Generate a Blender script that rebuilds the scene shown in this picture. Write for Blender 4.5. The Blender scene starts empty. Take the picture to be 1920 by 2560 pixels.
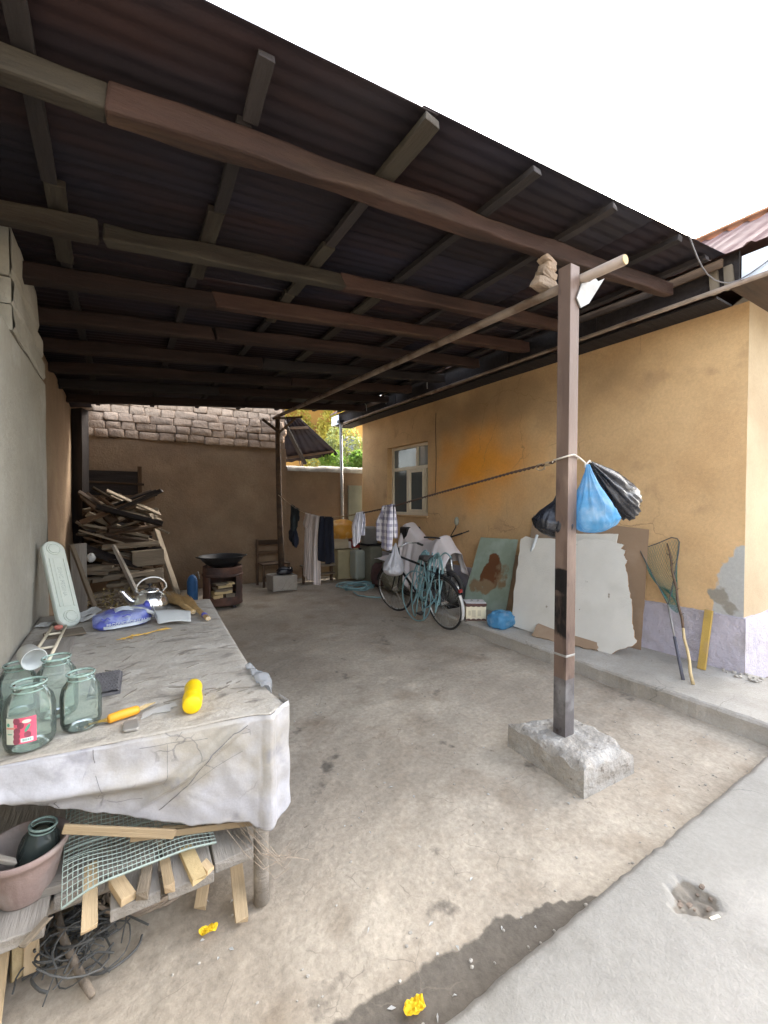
import bpy, math, random
from mathutils import Vector as V, Matrix as MX, Euler, noise
R = math.radians
PI = math.pi
rnd = random.Random(11)
SC = bpy.context.scene
COL = SC.collection

# ------------------------------------------------------------------ camera, light, exposure
cd = bpy.data.cameras.new('camera')
cam = bpy.data.objects.new('camera', cd)
COL.objects.link(cam)
cam.location = (0, 0, 1.6)
cam.rotation_euler = (R(90 - 1.29), 0, R(-31.6))
cd.sensor_fit = 'VERTICAL'
cd.sensor_height = 36
cd.sensor_width = 27
cd.lens = 36 * 1076 / 2560
cd.clip_start = 0.05
cd.clip_end = 400
SC.camera = cam

wd = bpy.data.worlds.new('World')
SC.world = wd
wd.use_nodes = True
wt = wd.node_tree
sky = wt.nodes.new('ShaderNodeTexSky')
sky.sky_type = 'NISHITA'
sky.sun_disc = False
SUN_EL, SUN_AZ = 30, 74          # azimuth: clockwise from +Y, where the sun stands
sky.sun_elevation = R(SUN_EL)
sky.sun_rotation = R(SUN_AZ)
sky.air_density = 1.0
sky.dust_density = 4.0
sky.ozone_density = 0.6
bg = wt.nodes['Background']
bg.inputs['Strength'].default_value = 0.15
hz = wt.nodes.new('ShaderNodeHueSaturation')      # thin high haze: a paler sky
hz.inputs['Saturation'].default_value = 0.5
wt.links.new(sky.outputs['Color'], hz.inputs['Color'])
wt.links.new(hz.outputs['Color'], bg.inputs['Color'])

sl = bpy.data.lights.new('sun', 'SUN')
sl.energy = 0.9
sl.angle = R(12)
sl.color = (1, 0.95, 0.88)
sun = bpy.data.objects.new('sun', sl)
COL.objects.link(sun)
sd = V((math.sin(R(SUN_AZ)) * math.cos(R(SUN_EL)), math.cos(R(SUN_AZ)) * math.cos(R(SUN_EL)), math.sin(R(SUN_EL))))
sun.rotation_euler = sd.to_track_quat('Z', 'Y').to_euler()
sun.location = (0, -4, 8)

vs = SC.view_settings
SC.display_settings.display_device = 'sRGB'
vs.view_transform = 'Standard'
vs.look = 'None'
vs.gamma = 1
vs.use_curve_mapping = False
vs.exposure = 3.3
SC.cycles.max_bounces = 10
SC.cycles.diffuse_bounces = 6
SC.cycles.transmission_bounces = 10
SC.cycles.transparent_max_bounces = 16
SC.cycles.use_denoising = True
SC.cycles.caustics_refractive = False
SC.cycles.caustics_reflective = False

# ------------------------------------------------------------------ helpers
I4 = MX.Identity(4)


def nz(x, y, z=0.0, s=1.0):
    return noise.noise(V((x * s, y * s, z * s)))


def fbm(x, y, z=0.0, s=1.0, o=4):
    return noise.fractal(V((x * s, y * s, z * s)), 1.0, 2.0, o)


def lerp(a, b, t):
    return a + (b - a) * t


def interp(tab, x):
    if x <= tab[0][0]:
        return tab[0][1]
    for (a, fa), (b, fb) in zip(tab, tab[1:]):
        if x <= b:
            return lerp(fa, fb, (x - a) / (b - a))
    return tab[-1][1]


def sstep(a, b, x):
    t = max(0, min(1, (x - a) / (b - a)))
    return t * t * (3 - 2 * t)


class MB:
    """collects geometry for one mesh"""

    def __init__(self):
        self.v, self.f, self.mi, self.m = [], [], [], 0
        self.uv = None

    def add(self, vs_, fs_, M=None):
        o = len(self.v)
        for p in vs_:
            p = V(p)
            self.v.append(M @ p if M is not None else p)
        for f in fs_:
            self.f.append([i + o for i in f])
            self.mi.append(self.m)
        return o

    def box(self, c, s, rot=None, jit=0.0):
        hx, hy, hz = s[0] / 2, s[1] / 2, s[2] / 2
        vs_ = [V((x * hx, y * hy, z * hz)) for z in (-1, 1) for y in (-1, 1) for x in (-1, 1)]
        if jit:
            vs_ = [p + V((rnd.uniform(-jit, jit), rnd.uniform(-jit, jit), rnd.uniform(-jit, jit))) for p in vs_]
        m = MX.Translation(c)
        if rot is not None:
            m = m @ (Euler([R(a) for a in rot]).to_matrix().to_4x4() if not isinstance(rot, MX) else rot)
        self.add(vs_, [(0, 2, 3, 1), (4, 5, 7, 6), (0, 1, 5, 4), (2, 6, 7, 3), (0, 4, 6, 2), (1, 3, 7, 5)], m)
        return self

    def bar(self, a, b, w, h, up=(0, 0, 1), roll=0.0):
        """box from a to b, w wide, h along up"""
        a, b = V(a), V(b)
        d = b - a
        L = d.length
        x = d.normalized()
        u = V(up)
        y = u.cross(x)
        if y.length < 1e-4:
            y = V((0, 1, 0)).cross(x)
        y.normalize()
        z = x.cross(y)
        m = MX((x, y, z)).transposed().to_4x4()
        m = m @ MX.Rotation(R(roll), 4, 'X')
        self.box((a + b) / 2, (L, w, h), m)
        return self

    def tube(self, pts, r, n=8, caps=True, closed=False):
        pts = [V(p) for p in pts]
        N = len(pts)
        rs = r if isinstance(r, (list, tuple)) else [r] * N
        rings = []
        t0 = (pts[1] - pts[0]).normalized()
        u = V((0, 0, 1)) if abs(t0.z) < .9 else V((1, 0, 0))
        u = (u - t0 * u.dot(t0)).normalized()
        for i, p in enumerate(pts):
            if closed:
                t = (pts[(i + 1) % N] - pts[i - 1]).normalized()
            else:
                t = (pts[min(i + 1, N - 1)] - pts[max(i - 1, 0)])
                t = t.normalized() if t.length > 1e-9 else t0
            u = u - t * u.dot(t)
            u = u.normalized() if u.length > 1e-6 else t.orthogonal().normalized()
            w = t.cross(u)
            rings.append([p + (u * math.cos(2 * PI * k / n) + w * math.sin(2 * PI * k / n)) * rs[i] for k in range(n)])
        vs_ = [q for ring in rings for q in ring]
        fs_ = []
        for i in range(N if closed else N - 1):
            j = (i + 1) % N
            for k in range(n):
                k2 = (k + 1) % n
                fs_.append((i * n + k, i * n + k2, j * n + k2, j * n + k))
        if caps and not closed:
            fs_.append(tuple(range(n - 1, -1, -1)))
            fs_.append(tuple((N - 1) * n + k for k in range(n)))
        self.add(vs_, fs_)
        return self

    def lathe(self, prof, n=24, M=None, fn=None, a0=0.0, a1=2 * PI, skip=None):
        full = abs(a1 - a0 - 2 * PI) < 1e-6
        cols = n if full else n + 1
        vs_ = []
        for j, (r, z) in enumerate(prof):
            for k in range(cols):
                a = a0 + (a1 - a0) * k / n
                rr = r * (fn(a, z) if fn else 1)
                vs_.append((rr * math.cos(a), rr * math.sin(a), z))
        fs_ = []
        for j in range(len(prof) - 1):
            for k in range(n):
                k2 = (k + 1) % cols
                if skip and skip(a0 + (a1 - a0) * (k + .5) / n, (prof[j][1] + prof[j + 1][1]) / 2):
                    continue
                fs_.append((j * cols + k, j * cols + k2, (j + 1) * cols + k2, (j + 1) * cols + k))
        self.add(vs_, fs_, M)
        return self

    def prism(self, poly, z0, z1, M=None):
        n = len(poly)
        a = sum(poly[i][0] * poly[(i + 1) % n][1] - poly[(i + 1) % n][0] * poly[i][1] for i in range(n))
        if a < 0:
            poly = poly[::-1]
        vs_ = [(x, y, z0) for x, y in poly] + [(x, y, z1) for x, y in poly]
        fs_ = [tuple(range(n - 1, -1, -1)), tuple(range(n, 2 * n))]
        fs_ += [(i, (i + 1) % n, n + (i + 1) % n, n + i) for i in range(n)]
        self.add(vs_, fs_, M)
        return self

    def grid(self, nu, nv, fn, skip=None, flip=False):
        vs_ = [fn(i / nu, j / nv) for j in range(nv + 1) for i in range(nu + 1)]
        fs_ = []
        for j in range(nv):
            for i in range(nu):
                if skip and skip((i + .5) / nu, (j + .5) / nv):
                    continue
                q = (j * (nu + 1) + i, j * (nu + 1) + i + 1, (j + 1) * (nu + 1) + i + 1, (j + 1) * (nu + 1) + i)
                fs_.append(q[::-1] if flip else q)
        self.add(vs_, fs_)
        return self

    def blob(self, c, s, amp=.15, fr=2.0, nu=20, nv=12, seed=0, flat=None, M=None, pw=1.0):
        """noisy ellipsoid"""
        vs_, fs_ = [], []
        for j in range(nv + 1):
            th = PI * j / nv
            for i in range(nu):
                ph = 2 * PI * i / nu
                d = V((math.sin(th) * math.cos(ph), math.sin(th) * math.sin(ph), math.cos(th)))
                k = 1 + amp * noise.fractal(d * fr + V((seed, seed * 1.7, 0)), 1, 2, 3)
                q = V((math.copysign(abs(d.x) ** pw, d.x) * s[0], math.copysign(abs(d.y) ** pw, d.y) * s[1], math.copysign(abs(d.z) ** pw, d.z) * s[2])) * k
                if flat is not None and q.z < flat:
                    q.z = flat
                vs_.append(q)
        for j in range(nv):
            for i in range(nu):
                i2 = (i + 1) % nu
                fs_.append((j * nu + i, (j + 1) * nu + i, (j + 1) * nu + i2, j * nu + i2))
        m = MX.Translation(c) @ (M if M is not None else I4)
        self.add(vs_, fs_, m)
        return self


W, LOC, LAST = {}, {}, []


def tag(o, label=None, cat=None, group=None, kind=None):
    if label:
        o['label'] = label
    if cat:
        o['category'] = cat
    if group:
        o['group'] = group
    if kind:
        o['kind'] = kind
    return o


def thing(name, label, cat, loc=(0, 0, 0), group=None, local=False, M=None):
    o = bpy.data.objects.new(name, None)
    COL.objects.link(o)
    o.empty_display_size = .1
    m = M if M is not None else MX.Translation(loc)
    o.matrix_basis = m
    W[o] = m.copy()
    LOC[o] = local
    return tag(o, label, cat, group)


def mesh_of(name, mb, mats, smooth=False):
    me = bpy.data.meshes.new(name)
    me.from_pydata([tuple(p) for p in mb.v], [], mb.f)
    for m in (mats if isinstance(mats, (list, tuple)) else [mats]):
        me.materials.append(m)
    if any(mb.mi):
        me.polygons.foreach_set('material_index', mb.mi)
    if smooth:
        me.polygons.foreach_set('use_smooth', [True] * len(me.polygons))
    me.update()
    return me


def obj(name, mb, mats, parent=None, M=None, smooth=False, bevel=0, solid=0, sub=0, label=None, cat=None, group=None, kind=None, base=None, weld=False):
    """mb in world coordinates (or in the thing's own when it was made local), or local with matrix M"""
    isme = isinstance(mb, bpy.types.Mesh)
    if parent is None:
        if M is None:
            if base is None:
                xs = [p.x for p in mb.v]
                ys = [p.y for p in mb.v]
                base = V(((min(xs) + max(xs)) / 2, (min(ys) + max(ys)) / 2, min(p.z for p in mb.v)))
            base = V(base)
            for i, p in enumerate(mb.v):
                mb.v[i] = p - base
            M = MX.Translation(base)
        basis, w, lf = M, M, True
    else:
        pre = I4 if LOC[parent] else W[parent].inverted()
        if M is None:
            if not LOC[parent]:
                for i, p in enumerate(mb.v):
                    mb.v[i] = pre @ p
            basis, w, lf = I4, W[parent], LOC[parent]
        else:
            basis, w, lf = pre @ M, W[parent] @ pre @ M, True
    me = mb if isme else mesh_of(name, mb, mats, smooth)
    o = bpy.data.objects.new(name, me)
    COL.objects.link(o)
    if parent is not None:
        o.parent = parent
    o.matrix_basis = basis
    W[o], LOC[o] = w.copy(), lf
    LAST.append(o)
    if weld:
        md = o.modifiers.new('weld', 'WELD')
        md.merge_threshold = .0005
    if solid:
        md = o.modifiers.new('solid', 'SOLIDIFY')
        md.thickness = solid
        md.offset = 0
    if bevel:
        md = o.modifiers.new('bevel', 'BEVEL')
        md.width = bevel
        md.segments = 2
        md.limit_method = 'ANGLE'
        md.angle_limit = R(40)
        md.harden_normals = False
    if sub:
        md = o.modifiers.new('sub', 'SUBSURF')
        md.levels = sub
        md.render_levels = sub
    return tag(o, label, cat, group, kind)


def dup(root, M, label=None, group=None):
    """copy of a thing with its parts and sub-parts"""
    r = root.copy()
    COL.objects.link(r)
    r.matrix_basis = M
    W[r], LOC[r] = M.copy(), LOC[root]
    if label:
        r['label'] = label
    if group:
        r['group'] = group
    for ch in list(root.children):
        c = ch.copy()
        COL.objects.link(c)
        c.parent = r
        for g in list(ch.children):
            d = g.copy()
            COL.objects.link(d)
            d.parent = c
    return r


def attr(o, name, vals):
    a = o.data.attributes.new(name, 'FLOAT', 'POINT')
    a.data.foreach_set('value', vals)


def frame(a, b, up=(0, 0, 1), roll=0):
    """matrix whose X runs from a to b, origin at the middle"""
    a, b = V(a), V(b)
    x = (b - a).normalized()
    y = V(up).cross(x)
    if y.length < 1e-4:
        y = V((0, 1, 0)).cross(x)
    y.normalize()
    z = x.cross(y)
    return MX.Translation((a + b) / 2) @ MX((x, y, z)).transposed().to_4x4() @ MX.Rotation(R(roll), 4, 'X')


PL = {}


def plank(name, a, b, w, t, mat, parent=None, roll=0, up=(0, 0, 1), bevel=.003, rough=.004, kind=0, **kw):
    """sawn board from a to b with uneven edges; alike boards share mesh data"""
    L = round((V(b) - V(a)).length, 2)
    key = (L, w, t, mat.name, rough, kind)
    if key not in PL:
        mb = MB()
        n = max(2, min(30, int(L / .1)))
        sd_ = rnd.uniform(0, 90)
        ring = ((-1, -1), (1, -1), (1, 1), (-1, 1))
        vs_ = []
        for i in range(n + 1):
            x = -L / 2 + L * i / n
            for k, (sy, sz) in enumerate(ring):
                e = x + (rnd.uniform(-rough, rough) * 1.5 if i in (0, n) else 0)
                vs_.append((e, sy * w / 2 + rough * nz(x, k, sd_, 3), sz * t / 2 + rough * .6 * nz(x, k + 9, sd_, 3)))
        fs_ = [(i * 4 + k, i * 4 + (k + 1) % 4, i * 4 + 4 + (k + 1) % 4, i * 4 + 4 + k) for i in range(n) for k in range(4)]
        fs_ = [f[::-1] for f in fs_] + [(0, 1, 2, 3), (n * 4 + 3, n * 4 + 2, n * 4 + 1, n * 4)]
        mb.add(vs_, fs_)
        PL[key] = mesh_of(name, mb, mat)
    return obj(name, PL[key], mat, parent, M=frame(a, b, up, roll), bevel=bevel, **kw)


# ------------------------------------------------------------------ materials
def nd(t, kind, **kw):
    n = t.nodes.new('ShaderNode' + kind)
    for k, v in kw.items():
        if k in n.inputs:
            n.inputs[k].default_value = v
        else:
            setattr(n, k, v)
    return n


def M_(name, *a, streak=None, crack=None, **k):
    m = M0_(name, *a, **k)
    if crack:
        # hairline cracks: distorted cell borders, present only in patches
        col, sc_, wd_, cover = crack
        t = m.node_tree
        L = t.links.new
        b = t.nodes['Principled BSDF']
        cur = b.inputs['Base Color'].links[0].from_socket
        tc = nd(t, 'TexCoord')
        n = nd(t, 'TexNoise')
        n.inputs['Scale'].default_value = sc_ * 1.6
        n.inputs['Detail'].default_value = 6
        L(tc.outputs['Object'], n.inputs['Vector'])
        vm = nd(t, 'VectorMath', operation='SCALE')
        vm.inputs['Scale'].default_value = .5 / sc_
        L(n.outputs['Color'], vm.inputs[0])
        va = nd(t, 'VectorMath', operation='ADD')
        L(tc.outputs['Object'], va.inputs[0])
        L(vm.outputs[0], va.inputs[1])
        vo = nd(t, 'TexVoronoi', feature='DISTANCE_TO_EDGE')
        vo.inputs['Scale'].default_value = sc_
        L(va.outputs[0], vo.inputs['Vector'])
        r = nd(t, 'MapRange')
        r.inputs['From Min'].default_value = 0
        r.inputs['From Max'].default_value = wd_
        r.inputs['To Min'].default_value = 1
        r.inputs['To Max'].default_value = 0
        L(vo.outputs['Distance'], r.inputs['Value'])
        n2 = nd(t, 'TexNoise')
        n2.inputs['Scale'].default_value = sc_ * .7
        L(tc.outputs['Object'], n2.inputs['Vector'])
        r2 = nd(t, 'MapRange')
        r2.inputs['From Min'].default_value = cover
        r2.inputs['From Max'].default_value = cover + .08
        r2.inputs['To Max'].default_value = .75
        L(n2.outputs['Fac'], r2.inputs['Value'])
        mu = nd(t, 'Math', operation='MULTIPLY')
        L(r.outputs['Result'], mu.inputs[0])
        L(r2.outputs['Result'], mu.inputs[1])
        x = nd(t, 'Mix', data_type='RGBA')
        L(mu.outputs[0], x.inputs[0])
        L(cur, x.inputs[6])
        x.inputs[7].default_value = (*col, 1)
        L(x.outputs[2], b.inputs['Base Color'])
    if streak:
        col, sc_, lo, hi = streak
        t = m.node_tree
        b = t.nodes['Principled BSDF']
        cur = b.inputs['Base Color'].links[0].from_socket
        tc = nd(t, 'TexCoord')
        mp = nd(t, 'Mapping')
        mp.inputs['Scale'].default_value = sc_
        t.links.new(tc.outputs['Object'], mp.inputs['Vector'])
        n = nd(t, 'TexNoise')
        n.inputs['Scale'].default_value = 1
        n.inputs['Detail'].default_value = 6
        n.inputs['Distortion'].default_value = .8
        t.links.new(mp.outputs[0], n.inputs['Vector'])
        r = nd(t, 'MapRange')
        r.inputs['From Min'].default_value = lo
        r.inputs['From Max'].default_value = hi
        t.links.new(n.outputs['Fac'], r.inputs['Value'])
        x = nd(t, 'Mix', data_type='RGBA')
        t.links.new(r.outputs['Result'], x.inputs[0])
        t.links.new(cur, x.inputs[6])
        x.inputs[7].default_value = (*col, 1)
        t.links.new(x.outputs[2], b.inputs['Base Color'])
    return m


def M0_(name, col, rough=.8, metal=0.0, var=.18, ns=6.0, bump=.15, bs=40.0, col2=None, c2s=3.0, c2r=(.5, .62), col3=None, c3s=18.0, c3r=(.62, .68),
       st=(1, 1, 1), attrs=(), rndv=.0, spec=.4, trans=0.0, alpha=1.0, sss=0.0, top=None, bump2=0.0, b2s=4.0, coat=0.0, fine=.0, ior=1.45):
    m = bpy.data.materials.new(name)
    m.use_nodes = True
    t = m.node_tree
    L = t.links.new
    b = t.nodes['Principled BSDF']
    tc = nd(t, 'TexCoord')
    mp = nd(t, 'Mapping')
    mp.inputs['Scale'].default_value = st
    L(tc.outputs['Object'], mp.inputs['Vector'])
    oi = nd(t, 'ObjectInfo')
    ad = nd(t, 'VectorMath', operation='ADD')
    sc = nd(t, 'VectorMath', operation='SCALE')
    cb = nd(t, 'CombineXYZ')
    for k in 'XYZ':
        L(oi.outputs['Random'], cb.inputs[k])
    L(cb.outputs[0], sc.inputs[0])
    sc.inputs['Scale'].default_value = 37.0
    L(mp.outputs[0], ad.inputs[0])
    L(sc.outputs[0], ad.inputs[1])
    P = ad.outputs[0]

    def noise_(scale, detail=5.0, r=.55):
        n = nd(t, 'TexNoise')
        n.inputs['Scale'].default_value = scale
        n.inputs['Detail'].default_value = detail
        n.inputs['Roughness'].default_value = r
        L(P, n.inputs['Vector'])
        return n.outputs['Fac']

    def ramp(src, lo, hi, a, c):
        n = nd(t, 'MapRange')
        n.inputs['From Min'].default_value = lo
        n.inputs['From Max'].default_value = hi
        n.inputs['To Min'].default_value = a
        n.inputs['To Max'].default_value = c
        n.clamp = True
        L(src, n.inputs['Value'])
        return n.outputs['Result']

    def mix(fac, a, c, mode='MIX'):
        n = nd(t, 'Mix', data_type='RGBA', blend_type=mode)
        n.clamp_factor = True
        for s, v in ((n.inputs[0], fac), (n.inputs[6], a), (n.inputs[7], c)):
            if hasattr(v, 'is_linked'):
                L(v, s)
            elif isinstance(v, (int, float)):
                s.default_value = v
            else:
                s.default_value = (*v, 1)
        return n.outputs[2]

    c = None
    base = col
    if col2:
        base = mix(ramp(noise_(c2s, 6), c2r[0], c2r[1], 0, 1), col, col2)
    if col3:
        base = mix(ramp(noise_(c3s, 4), c3r[0], c3r[1], 0, 1), base, col3)
    for an, ac in attrs:
        at = nd(t, 'Attribute')
        at.attribute_name = an
        br = nd(t, 'Math', operation='MULTIPLY_ADD')
        L(noise_(14, 5), br.inputs[0])
        br.inputs[1].default_value = .9
        br.inputs[2].default_value = -.45
        sm = nd(t, 'Math', operation='ADD')
        L(at.outputs['Fac'], sm.inputs[0])
        L(br.outputs[0], sm.inputs[1])
        base = mix(ramp(sm.outputs[0], .38, .62, 0, 1) if not an.startswith('soft') else at.outputs['Fac'], base, ac)
    v = ramp(noise_(ns, 7, .6), .25, .75, 1 - var, 1 + var)
    if fine:
        f2 = ramp(noise_(ns * 22, 3, .7), .3, .7, 1 - fine, 1 + fine)
        mm = nd(t, 'Math', operation='MULTIPLY')
        L(v, mm.inputs[0])
        L(f2, mm.inputs[1])
        v = mm.outputs[0]
    if rndv:
        rv = ramp(oi.outputs['Random'], 0, 1, 1 - rndv, 1 + rndv)
        mm = nd(t, 'Math', operation='MULTIPLY')
        L(v, mm.inputs[0])
        L(rv, mm.inputs[1])
        v = mm.outputs[0]
    vc = nd(t, 'CombineColor')
    for k in range(3):
        L(v, vc.inputs[k])
    c = mix(1.0, base, vc.outputs[0], 'MULTIPLY')
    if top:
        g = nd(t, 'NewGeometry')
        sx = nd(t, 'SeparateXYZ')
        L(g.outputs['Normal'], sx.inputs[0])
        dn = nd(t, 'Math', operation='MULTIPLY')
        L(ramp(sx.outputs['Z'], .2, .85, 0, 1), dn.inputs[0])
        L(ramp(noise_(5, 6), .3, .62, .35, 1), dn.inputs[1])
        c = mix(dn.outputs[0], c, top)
    L(c, b.inputs['Base Color'])
    rr = ramp(noise_(ns * 1.7, 4), .3, .7, max(.02, rough - .08), min(1, rough + .08))
    L(rr, b.inputs['Roughness'])
    b.inputs['Metallic'].default_value = metal
    b.inputs['Specular IOR Level'].default_value = spec
    b.inputs['Transmission Weight'].default_value = trans
    b.inputs['Alpha'].default_value = alpha
    b.inputs['IOR'].default_value = ior
    b.inputs['Coat Weight'].default_value = coat
    if sss:
        b.inputs['Subsurface Weight'].default_value = sss
        b.inputs['Subsurface Radius'].default_value = (.02, .02, .02)
    if bump:
        bp = nd(t, 'Bump')
        bp.inputs['Strength'].default_value = min(1, bump * 2)
        bp.inputs['Distance'].default_value = .012
        L(noise_(bs, 6, .62), bp.inputs['Height'])
        if bump2:
            b2 = nd(t, 'Bump')
            b2.inputs['Strength'].default_value = bump2
            b2.inputs['Distance'].default_value = .05
            L(noise_(b2s, 5), b2.inputs['Height'])
            L(b2.outputs[0], bp.inputs['Normal'])
        L(bp.outputs[0], b.inputs['Normal'])
    return m


def translucent(m, col, f, clear=0.0):
    """lets some light through a thin sheet"""
    t = m.node_tree
    out = t.nodes['Material Output']
    b = t.nodes['Principled BSDF']
    tr = nd(t, 'BsdfTranslucent')
    tr.inputs['Color'].default_value = (*col, 1)
    mx = nd(t, 'MixShader')
    mx.inputs[0].default_value = f
    t.links.new(b.outputs[0], mx.inputs[1])
    t.links.new(tr.outputs[0], mx.inputs[2])
    last = mx
    if clear:
        tp = nd(t, 'BsdfTransparent')
        tp.inputs['Color'].default_value = (*[.5 + .5 * c for c in col], 1)
        last = nd(t, 'MixShader')
        last.inputs[0].default_value = clear
        t.links.new(mx.outputs[0], last.inputs[1])
        t.links.new(tp.outputs[0], last.inputs[2])
    t.links.new(last.outputs[0], out.inputs['Surface'])
    return m


DIRT = M_('dirt', (0.356, 0.304, 0.238), .95, var=.16, ns=1.6, bump=.17, bs=60, col2=(0.423, 0.368, 0.292), c2s=1.1, c2r=(.46, .62), col3=(0.272, 0.22, 0.162), c3s=2.6, c3r=(.52, .74), fine=.16, bump2=.22, b2s=9, attrs=(('damp', (.13, .112, .09)),), crack=((.2, .17, .135), 5.5, .015, .54))
SLAB = M_('slab_concrete', (0.284, 0.269, 0.238), .9, var=.14, ns=2.2, bump=.2, bs=90, col2=(0.339, 0.32, 0.286), c2s=1.6, c2r=(.45, .65), col3=(0.213, 0.199, 0.171), c3s=2.6, c3r=(.6, .8), fine=.08, attrs=(('damp', (.2, .175, .14)),), crack=((.16, .155, .145), 1.7, .007, .5))
STEP = M_('step_concrete', (0.396, 0.368, 0.322), .92, var=.14, ns=3, bump=.25, bs=70, col2=(0.331, 0.304, 0.258), c2s=2, c2r=(.48, .66), fine=.1, crack=((.17, .155, .13), 2.2, .008, .5))
FOOT = M_('footing_concrete', (0.331, 0.306, 0.268), .95, var=.16, ns=6, bump=.45, bs=45, col2=(0.394, 0.375, 0.343), c2s=7, c2r=(.45, .6), col3=(0.211, 0.18, 0.15), c3s=30, c3r=(.64, .7), fine=.14, bump2=.4, b2s=14)
OCHRE = M_('ochre_plaster', (.62, .41, .21), .92, var=.1, ns=2, bump=.22, bs=120, col2=(.54, .345, .17), c2s=1.2, c2r=(.44, .66), col3=(.45, .29, .15), c3s=2.6, c3r=(.6, .75), fine=.08, attrs=(('soft', (.13, .085, .05)), ('soft2', (.8, .33, .04)), ('bare', (.42, .41, .38)), ('bare2', (.27, .245, .2))), crack=((.26, .16, .075), 1.3, .005, .52))  # the soft attributes put eave shade and an orange glow into the plaster
PALEWALL = M_('pale_plaster', (0.425, 0.332, 0.212), .92, var=.08, ns=2, bump=.2, bs=120, col2=(0.383, 0.289, 0.178), c2s=1.6, c2r=(.44, .66), fine=.05)
LAV = M_('lavender_plaster', (0.468, 0.436, 0.486), .92, var=.12, ns=3, bump=.4, bs=60, col2=(0.414, 0.378, 0.396), c2s=4, c2r=(.5, .64), col3=(0.324, 0.288, 0.27), c3s=11, c3r=(.66, .74), bump2=.5, b2s=12)
CEM = M_('cement_render', (0.37, 0.352, 0.298), .92, var=.14, ns=1.3, bump=.22, bs=50, col2=(0.304, 0.282, 0.227), c2s=.9, c2r=(.45, .7), col3=(0.438, 0.417, 0.368), c3s=2.2, c3r=(.58, .75), fine=.06, bump2=.25, b2s=3)
MUD = M_('mud_plaster', (0.242, 0.165, 0.105), .95, var=.16, ns=2, bump=.25, bs=35, col2=(0.293, 0.213, 0.138), c2s=1.4, c2r=(.46, .66), fine=.08, bump2=.2, b2s=5)
ADOBE = M_('adobe_brick', (0.378, 0.282, 0.207), .95, var=.2, ns=9, bump=.5, bs=40, rndv=.16, fine=.14, bump2=.5, b2s=16)
MORTAR = M_('adobe_mortar', (.2, .155, .12), .95, var=.2, ns=5, bump=.4, bs=30)
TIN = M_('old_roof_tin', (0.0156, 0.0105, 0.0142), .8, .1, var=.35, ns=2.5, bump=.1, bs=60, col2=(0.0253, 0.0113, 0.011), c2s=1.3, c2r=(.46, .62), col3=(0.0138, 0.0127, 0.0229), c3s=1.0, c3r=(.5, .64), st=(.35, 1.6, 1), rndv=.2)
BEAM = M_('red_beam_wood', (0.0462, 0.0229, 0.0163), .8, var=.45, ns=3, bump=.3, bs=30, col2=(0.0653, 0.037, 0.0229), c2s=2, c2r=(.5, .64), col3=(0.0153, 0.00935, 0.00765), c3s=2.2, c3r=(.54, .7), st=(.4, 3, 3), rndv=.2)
BEAMD = M_('shaded_beam_wood', (0.0204, 0.0109, 0.00829), .85, var=.35, ns=5, bump=.3, bs=30, col2=(0.0351, 0.0191, 0.014), c2s=2, c2r=(.5, .64), st=(.25, 3, 3), rndv=.3)  # darker copy of the beam wood: shade of the far roof put into colour
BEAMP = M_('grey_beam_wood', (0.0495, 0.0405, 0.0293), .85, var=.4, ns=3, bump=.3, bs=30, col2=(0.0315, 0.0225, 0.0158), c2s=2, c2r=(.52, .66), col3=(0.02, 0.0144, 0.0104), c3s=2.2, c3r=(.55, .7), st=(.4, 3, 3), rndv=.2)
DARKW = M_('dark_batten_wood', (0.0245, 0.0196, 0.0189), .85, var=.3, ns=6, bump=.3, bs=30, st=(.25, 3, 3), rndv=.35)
GREYW = M_('weathered_grey_wood', (0.288, 0.264, 0.232), .88, var=.2, ns=5, bump=.35, bs=26, col2=(0.224, 0.2, 0.168), c2s=3, c2r=(.48, .64), st=(.22, 2.6, 2.6), rndv=.15)
FRESHW = M_('pale_offcut_wood', (0.416, 0.312, 0.188), .75, var=.24, ns=5, bump=.18, bs=30, col2=(0.336, 0.232, 0.128), c2s=3, c2r=(.52, .66), st=(.2, 3, 3), rndv=.34)
BROWNW = M_('brown_scrap_wood', (.105, .066, .04), .88, var=.28, ns=5, bump=.35, bs=26, col2=(.06, .04, .027), c2s=3, c2r=(.46, .64), st=(.25, 2.6, 2.6), rndv=.4)
PALEW = M_('pale_scrap_wood', (0.201, 0.163, 0.118), .88, var=.22, ns=5, bump=.35, bs=26, st=(.25, 2.6, 2.6), rndv=.25)
STEEL = M_('brown_painted_steel', (.14, .095, .074), .5, .15, var=.22, ns=4, bump=.12, bs=60, col2=(.22, .155, .12), c2s=5, c2r=(.5, .66), col3=(.09, .06, .05), c3s=7, c3r=(.6, .68), st=(1, 1, .35), attrs=(('scorch', (.012, .01, .01)),))
STEEL2 = M_('grey_painted_steel', (0.124, 0.114, 0.114), .5, .2, var=.2, ns=5, bump=.12, bs=60, col2=(0.205, 0.198, 0.198), c2s=6, c2r=(.52, .62), col3=(0.0496, 0.036, 0.03), c3s=9, c3r=(.62, .7))
PIPEM = M_('weathered_pipe', (.27, .21, .165), .6, .2, var=.2, ns=6, bump=.15, bs=50, col2=(.15, .1, .07), c2s=5, c2r=(.5, .64))
GALV = M_('galvanised', (.3, .29, .27), .55, .4, var=.18, ns=6, bump=.08, bs=40)
FASC = M_('white_fascia_metal', (0.612, 0.646, 0.68), .4, .1, var=.06, ns=3, bump=.05)
ROOFP = M_('pink_roof_sheet', (0.152, 0.0935, 0.0864), .85, .0, var=.12, ns=3, bump=.05, col2=(0.19, 0.132, 0.119), c2s=2.2, c2r=(.45, .6), spec=.08)
RIDGE = M_('rusty_ridge_cap', (.5, .26, .15), .6, .1, var=.15, ns=4)
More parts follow.
